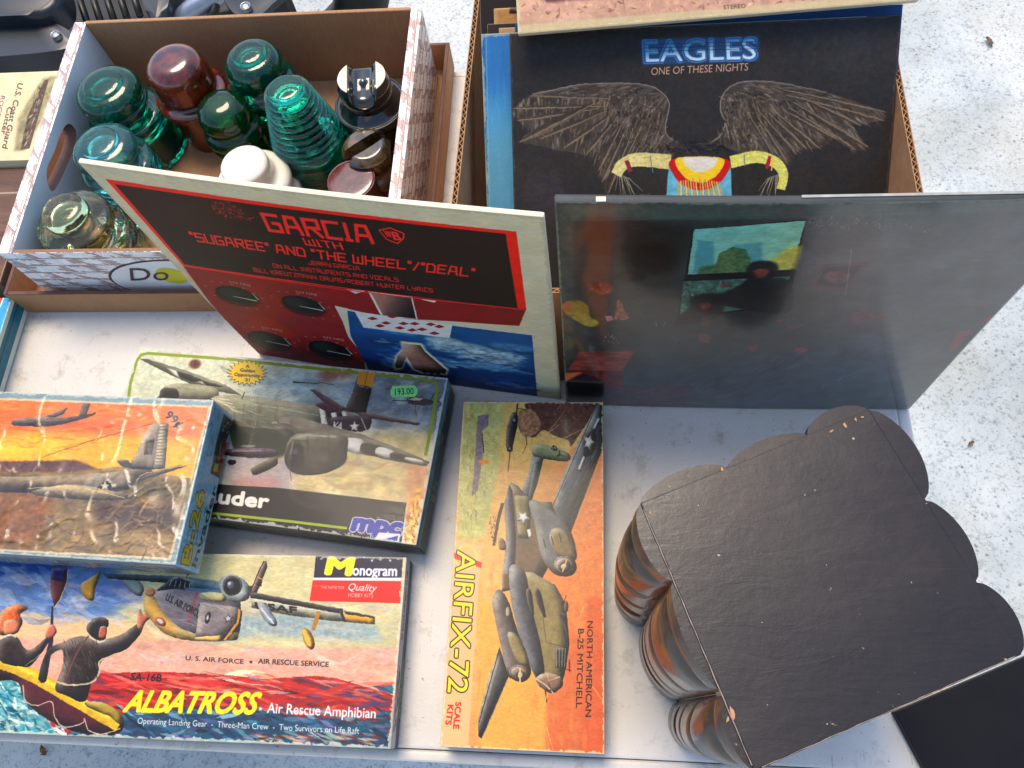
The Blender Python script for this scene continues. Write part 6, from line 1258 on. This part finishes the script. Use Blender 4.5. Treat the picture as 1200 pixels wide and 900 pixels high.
for a, b, bu, ex in (((750, 590), (788, 681), .0085, .013), ((788, 681), (848, 812), .0075, .013), ((848, 812), (884, 903), .0065, .013),
                     ((750, 590), (853, 547.5), .0095, .001), ((853, 547.5), (946, 509.5), .0080, .001), ((946, 509.5), (1018, 480), .0095, .001),
                     ((1018, 480), (1084, 585.8), .0135, .001), ((1084, 585.8), (1144, 682), .0105, .001), ((1144, 682), (1197, 767), .0100, .001)):
    lobe(P_(*a), P_(*b), bu, ex, cent)
# chipped pale wood where varnish has gone
M_chip = plain('raw_wood_chip', (176, 128, 88), .7, 20, 200)
def chip(px, py, s, seed, k=7):
    r = random.Random(seed); c = at(px, py, ZT+.0014); bm = bmesh.new()
    P = [(s*(.5+r.random())*math.cos(6.283*i/k), s*.5*(.4+r.random())*math.sin(6.283*i/k)) for i in range(k)]
    A = [bm.verts.new((*q, .0003)) for q in P]; B = [bm.verts.new((*q, 0)) for q in P]; tc = bm.verts.new((0, 0, .0004))
    for i in range(k): bm.faces.new((A[i], A[(i+1) % k], tc)); bm.faces.new((A[i], B[i], B[(i+1) % k], A[(i+1) % k]))
    o = from_bm('worn_chip', bm, M_chip, bracket); o.location = c; o.rotation_euler = (0, 0, r.random()*3)
for i, (x, y, s) in enumerate([(858, 836, .0028), (853, 843, .0018), (762, 601, .0012), (990, 499, .0022), (975, 505, .0015), (1003, 492, .0012), (846, 550, .0014), (1010, 489, .0014)]): chip(x, y, s, i)
# pale scuffed line along the left and lower rims of the board
M_we = plain('worn_edge', (138, 120, 108), .6, 14, 300)
def scuff(p, q, w):
    p, q = at(*p, ZT+.0015), at(*q, ZT+.0015); n = 40; bm = bmesh.new(); d = (q-p)/n; nn = np.array([-d[1], d[0], 0]); nn /= np.linalg.norm(nn)
    A = []
    for i in range(n+1):
        c = p+d*i+nn*.00012*math.sin(i*1.3); ww = w*(.3+.7*rnd.random()); A.append((bm.verts.new(c-nn*ww), bm.verts.new(c+nn*ww)))
    for a, b in zip(A, A[1:]): bm.faces.new((a[0], b[0], b[1], a[1]))
    from_bm('worn_edge', bm, M_we, bracket)
scuff((754, 597), (881, 897), .00035); scuff((893, 899), (1190, 769), .00025)

# black board lying beside the bracket
K0, K1, K2 = at(1050, 838, .009), at(1083, 900, .009), at(1200, 770, .009)
dn = (K1-K0)[:2]; dn /= np.linalg.norm(dn); pe = np.array([-dn[1], dn[0]]); 
Kc = K0[:2]+dn*np.dot(K2[:2]-K0[:2], dn); 
q = [Kc, Kc+pe*.125, Kc+pe*.125+dn*.082, Kc+dn*.082]
tb = NT('black_board'); tb.set(Base_Color=tb.ramp(tb.noise(14, 4), [(.35, (10, 12, 18)), (.6, (18, 16, 22)), (.75, (34, 20, 28))]), Roughness=.5, Specular_IOR_Level=.15); tb.bump(tb.noise(300, 3), .1, .0004)
o = from_bm('black_board', quad_block([np.array([*c, 0]) for c in q], .0005, .0095, .0008), tb.m)
tag(o, 'flat black board lying at the near right table corner beside the carved bracket', 'board')

# ================================================================== motorcycle standing behind the table
moto = thing('motorcycle', 'dark blue grey motorcycle parked on the concrete behind the table', 'motorcycle')
M_fair = plain('blue_grey_plastic', (16, 24, 36), .4, 5, 8, .08, coat=.1); M_blk = plain('black_rubber', (12, 13, 15), .6, 4, 40); M_steel = plain('bright_steel', (190, 192, 190), .22, 8, metal=.9)
M_pipe = plain('brushed_pipe', (140, 150, 166), .35, 14, 18, metal=.6); M_olv = plain('ribbed_dark_metal', (34, 32, 28), .4, 14, metal=.4)
def plate(name, px, z, th, m, bev=.006, sm=4, tilt=0):
    q = np.array([at(x, y, z) for x, y in px]); q2 = smooth_pts(q, True, sm) if sm else q; bm = bmesh.new(); cy = q2[:, 1].mean()
    A = [bm.verts.new((p[0], p[1], p[2]+(p[1]-cy)*tilt)) for p in q2]; B = [bm.verts.new((p[0], p[1], p[2]+(p[1]-cy)*tilt-th)) for p in q2]
    bm.faces.new(A); bm.faces.new(B[::-1])
    for i in range(len(A)): bm.faces.new((A[i], A[(i+1) % len(A)], B[(i+1) % len(A)], B[i]))
    if bev: bmesh.ops.bevel(bm, geom=[e for e in bm.edges if abs(e.verts[0].co.z-e.verts[1].co.z) < .9*th or True][:0]+[e for e in bm.edges if e.verts[0] in A and e.verts[1] in A], offset=bev, segments=3, profile=.5, affect='EDGES')
    o = from_bm(name, bm, m, moto); smooth_by_angle(o, 50); return o
plate('lower_cover', [(-60, -30), (330, -30), (330, -8), (270, 12), (180, 34), (100, 60), (92, 100), (-60, 110)], -.36, .25, M_blk, .01, 0)
plate('side_fairing', [(-60, -20), (20, -2), (50, 18), (84, 38), (88, 52), (60, 60), (0, 66), (-60, 70)], -.25, .06, M_fair, .012)
plate('upper_fairing', [(-60, -40), (50, -40), (70, -10), (55, 12), (20, 18), (-60, 14)], -.225, .05, M_fair, .012)
plate('bracket_plate', [(262, -12), (330, -12), (318, 6), (302, 20), (290, 25), (274, 16)], -.24, .012, M_fair, .003)
plate('tank_shell', [(165, -30), (200, -30), (196, 8), (182, 24), (170, 12)], -.23, .05, M_fair, .01)
def bolt(px, py, z, r):
    c = at(px, py, z); o = lathe('bolt', [(0, .006), (r*.5, .006), (r*.55, .003), (r*.62, .003), (r*.95, .0065), (r, .003), (r, -.004), (0, -.004)], M_steel, moto, 20, tuple(c)); return o
bolt(67, 43, -.247, .008); bolt(289, 10, -.237, .009)
for i in range(6):
    a, b = at(104+i*15, 32-i*3.5, -.30), at(88+i*16, -22, -.30)
    from_bm('cooling_rib', tube_bm([a, (a+b)/2+np.array([0, 0, .004]), b], .0065, 10), M_olv, moto, True)
from_bm('exhaust_pipe', tube_bm([at(200, 30, -.27), at(222, 14, -.26), at(250, -4, -.25), at(275, -30, -.25)], [.012, .017, .019, .019], 20), M_pipe, moto, True)
from_bm('hose', tube_bm([at(236, 34, -.28), at(252, 14, -.26), at(254, -4, -.25), at(240, -20, -.25)], .008, 12), M_blk, moto, True)
# wheels below, resting on the concrete
for x in (-1.75, -.72):
    w = lathe('wheel', [(.20, -.045), (.27, -.05), (.30, -.03), (.305, 0), (.30, .03), (.27, .05), (.20, .045), (.19, 0), (.20, -.045)], M_blk, moto, 40, (x, 1.42, -.73+.305), (math.pi/2, 0, 0))
from_bm('frame_rail', tube_bm([(-1.75, 1.42, -.425), (-1.45, 1.36, -.40), (-1.0, 1.36, -.40), (-.72, 1.42, -.425)], .03, 12), M_blk, moto, True)
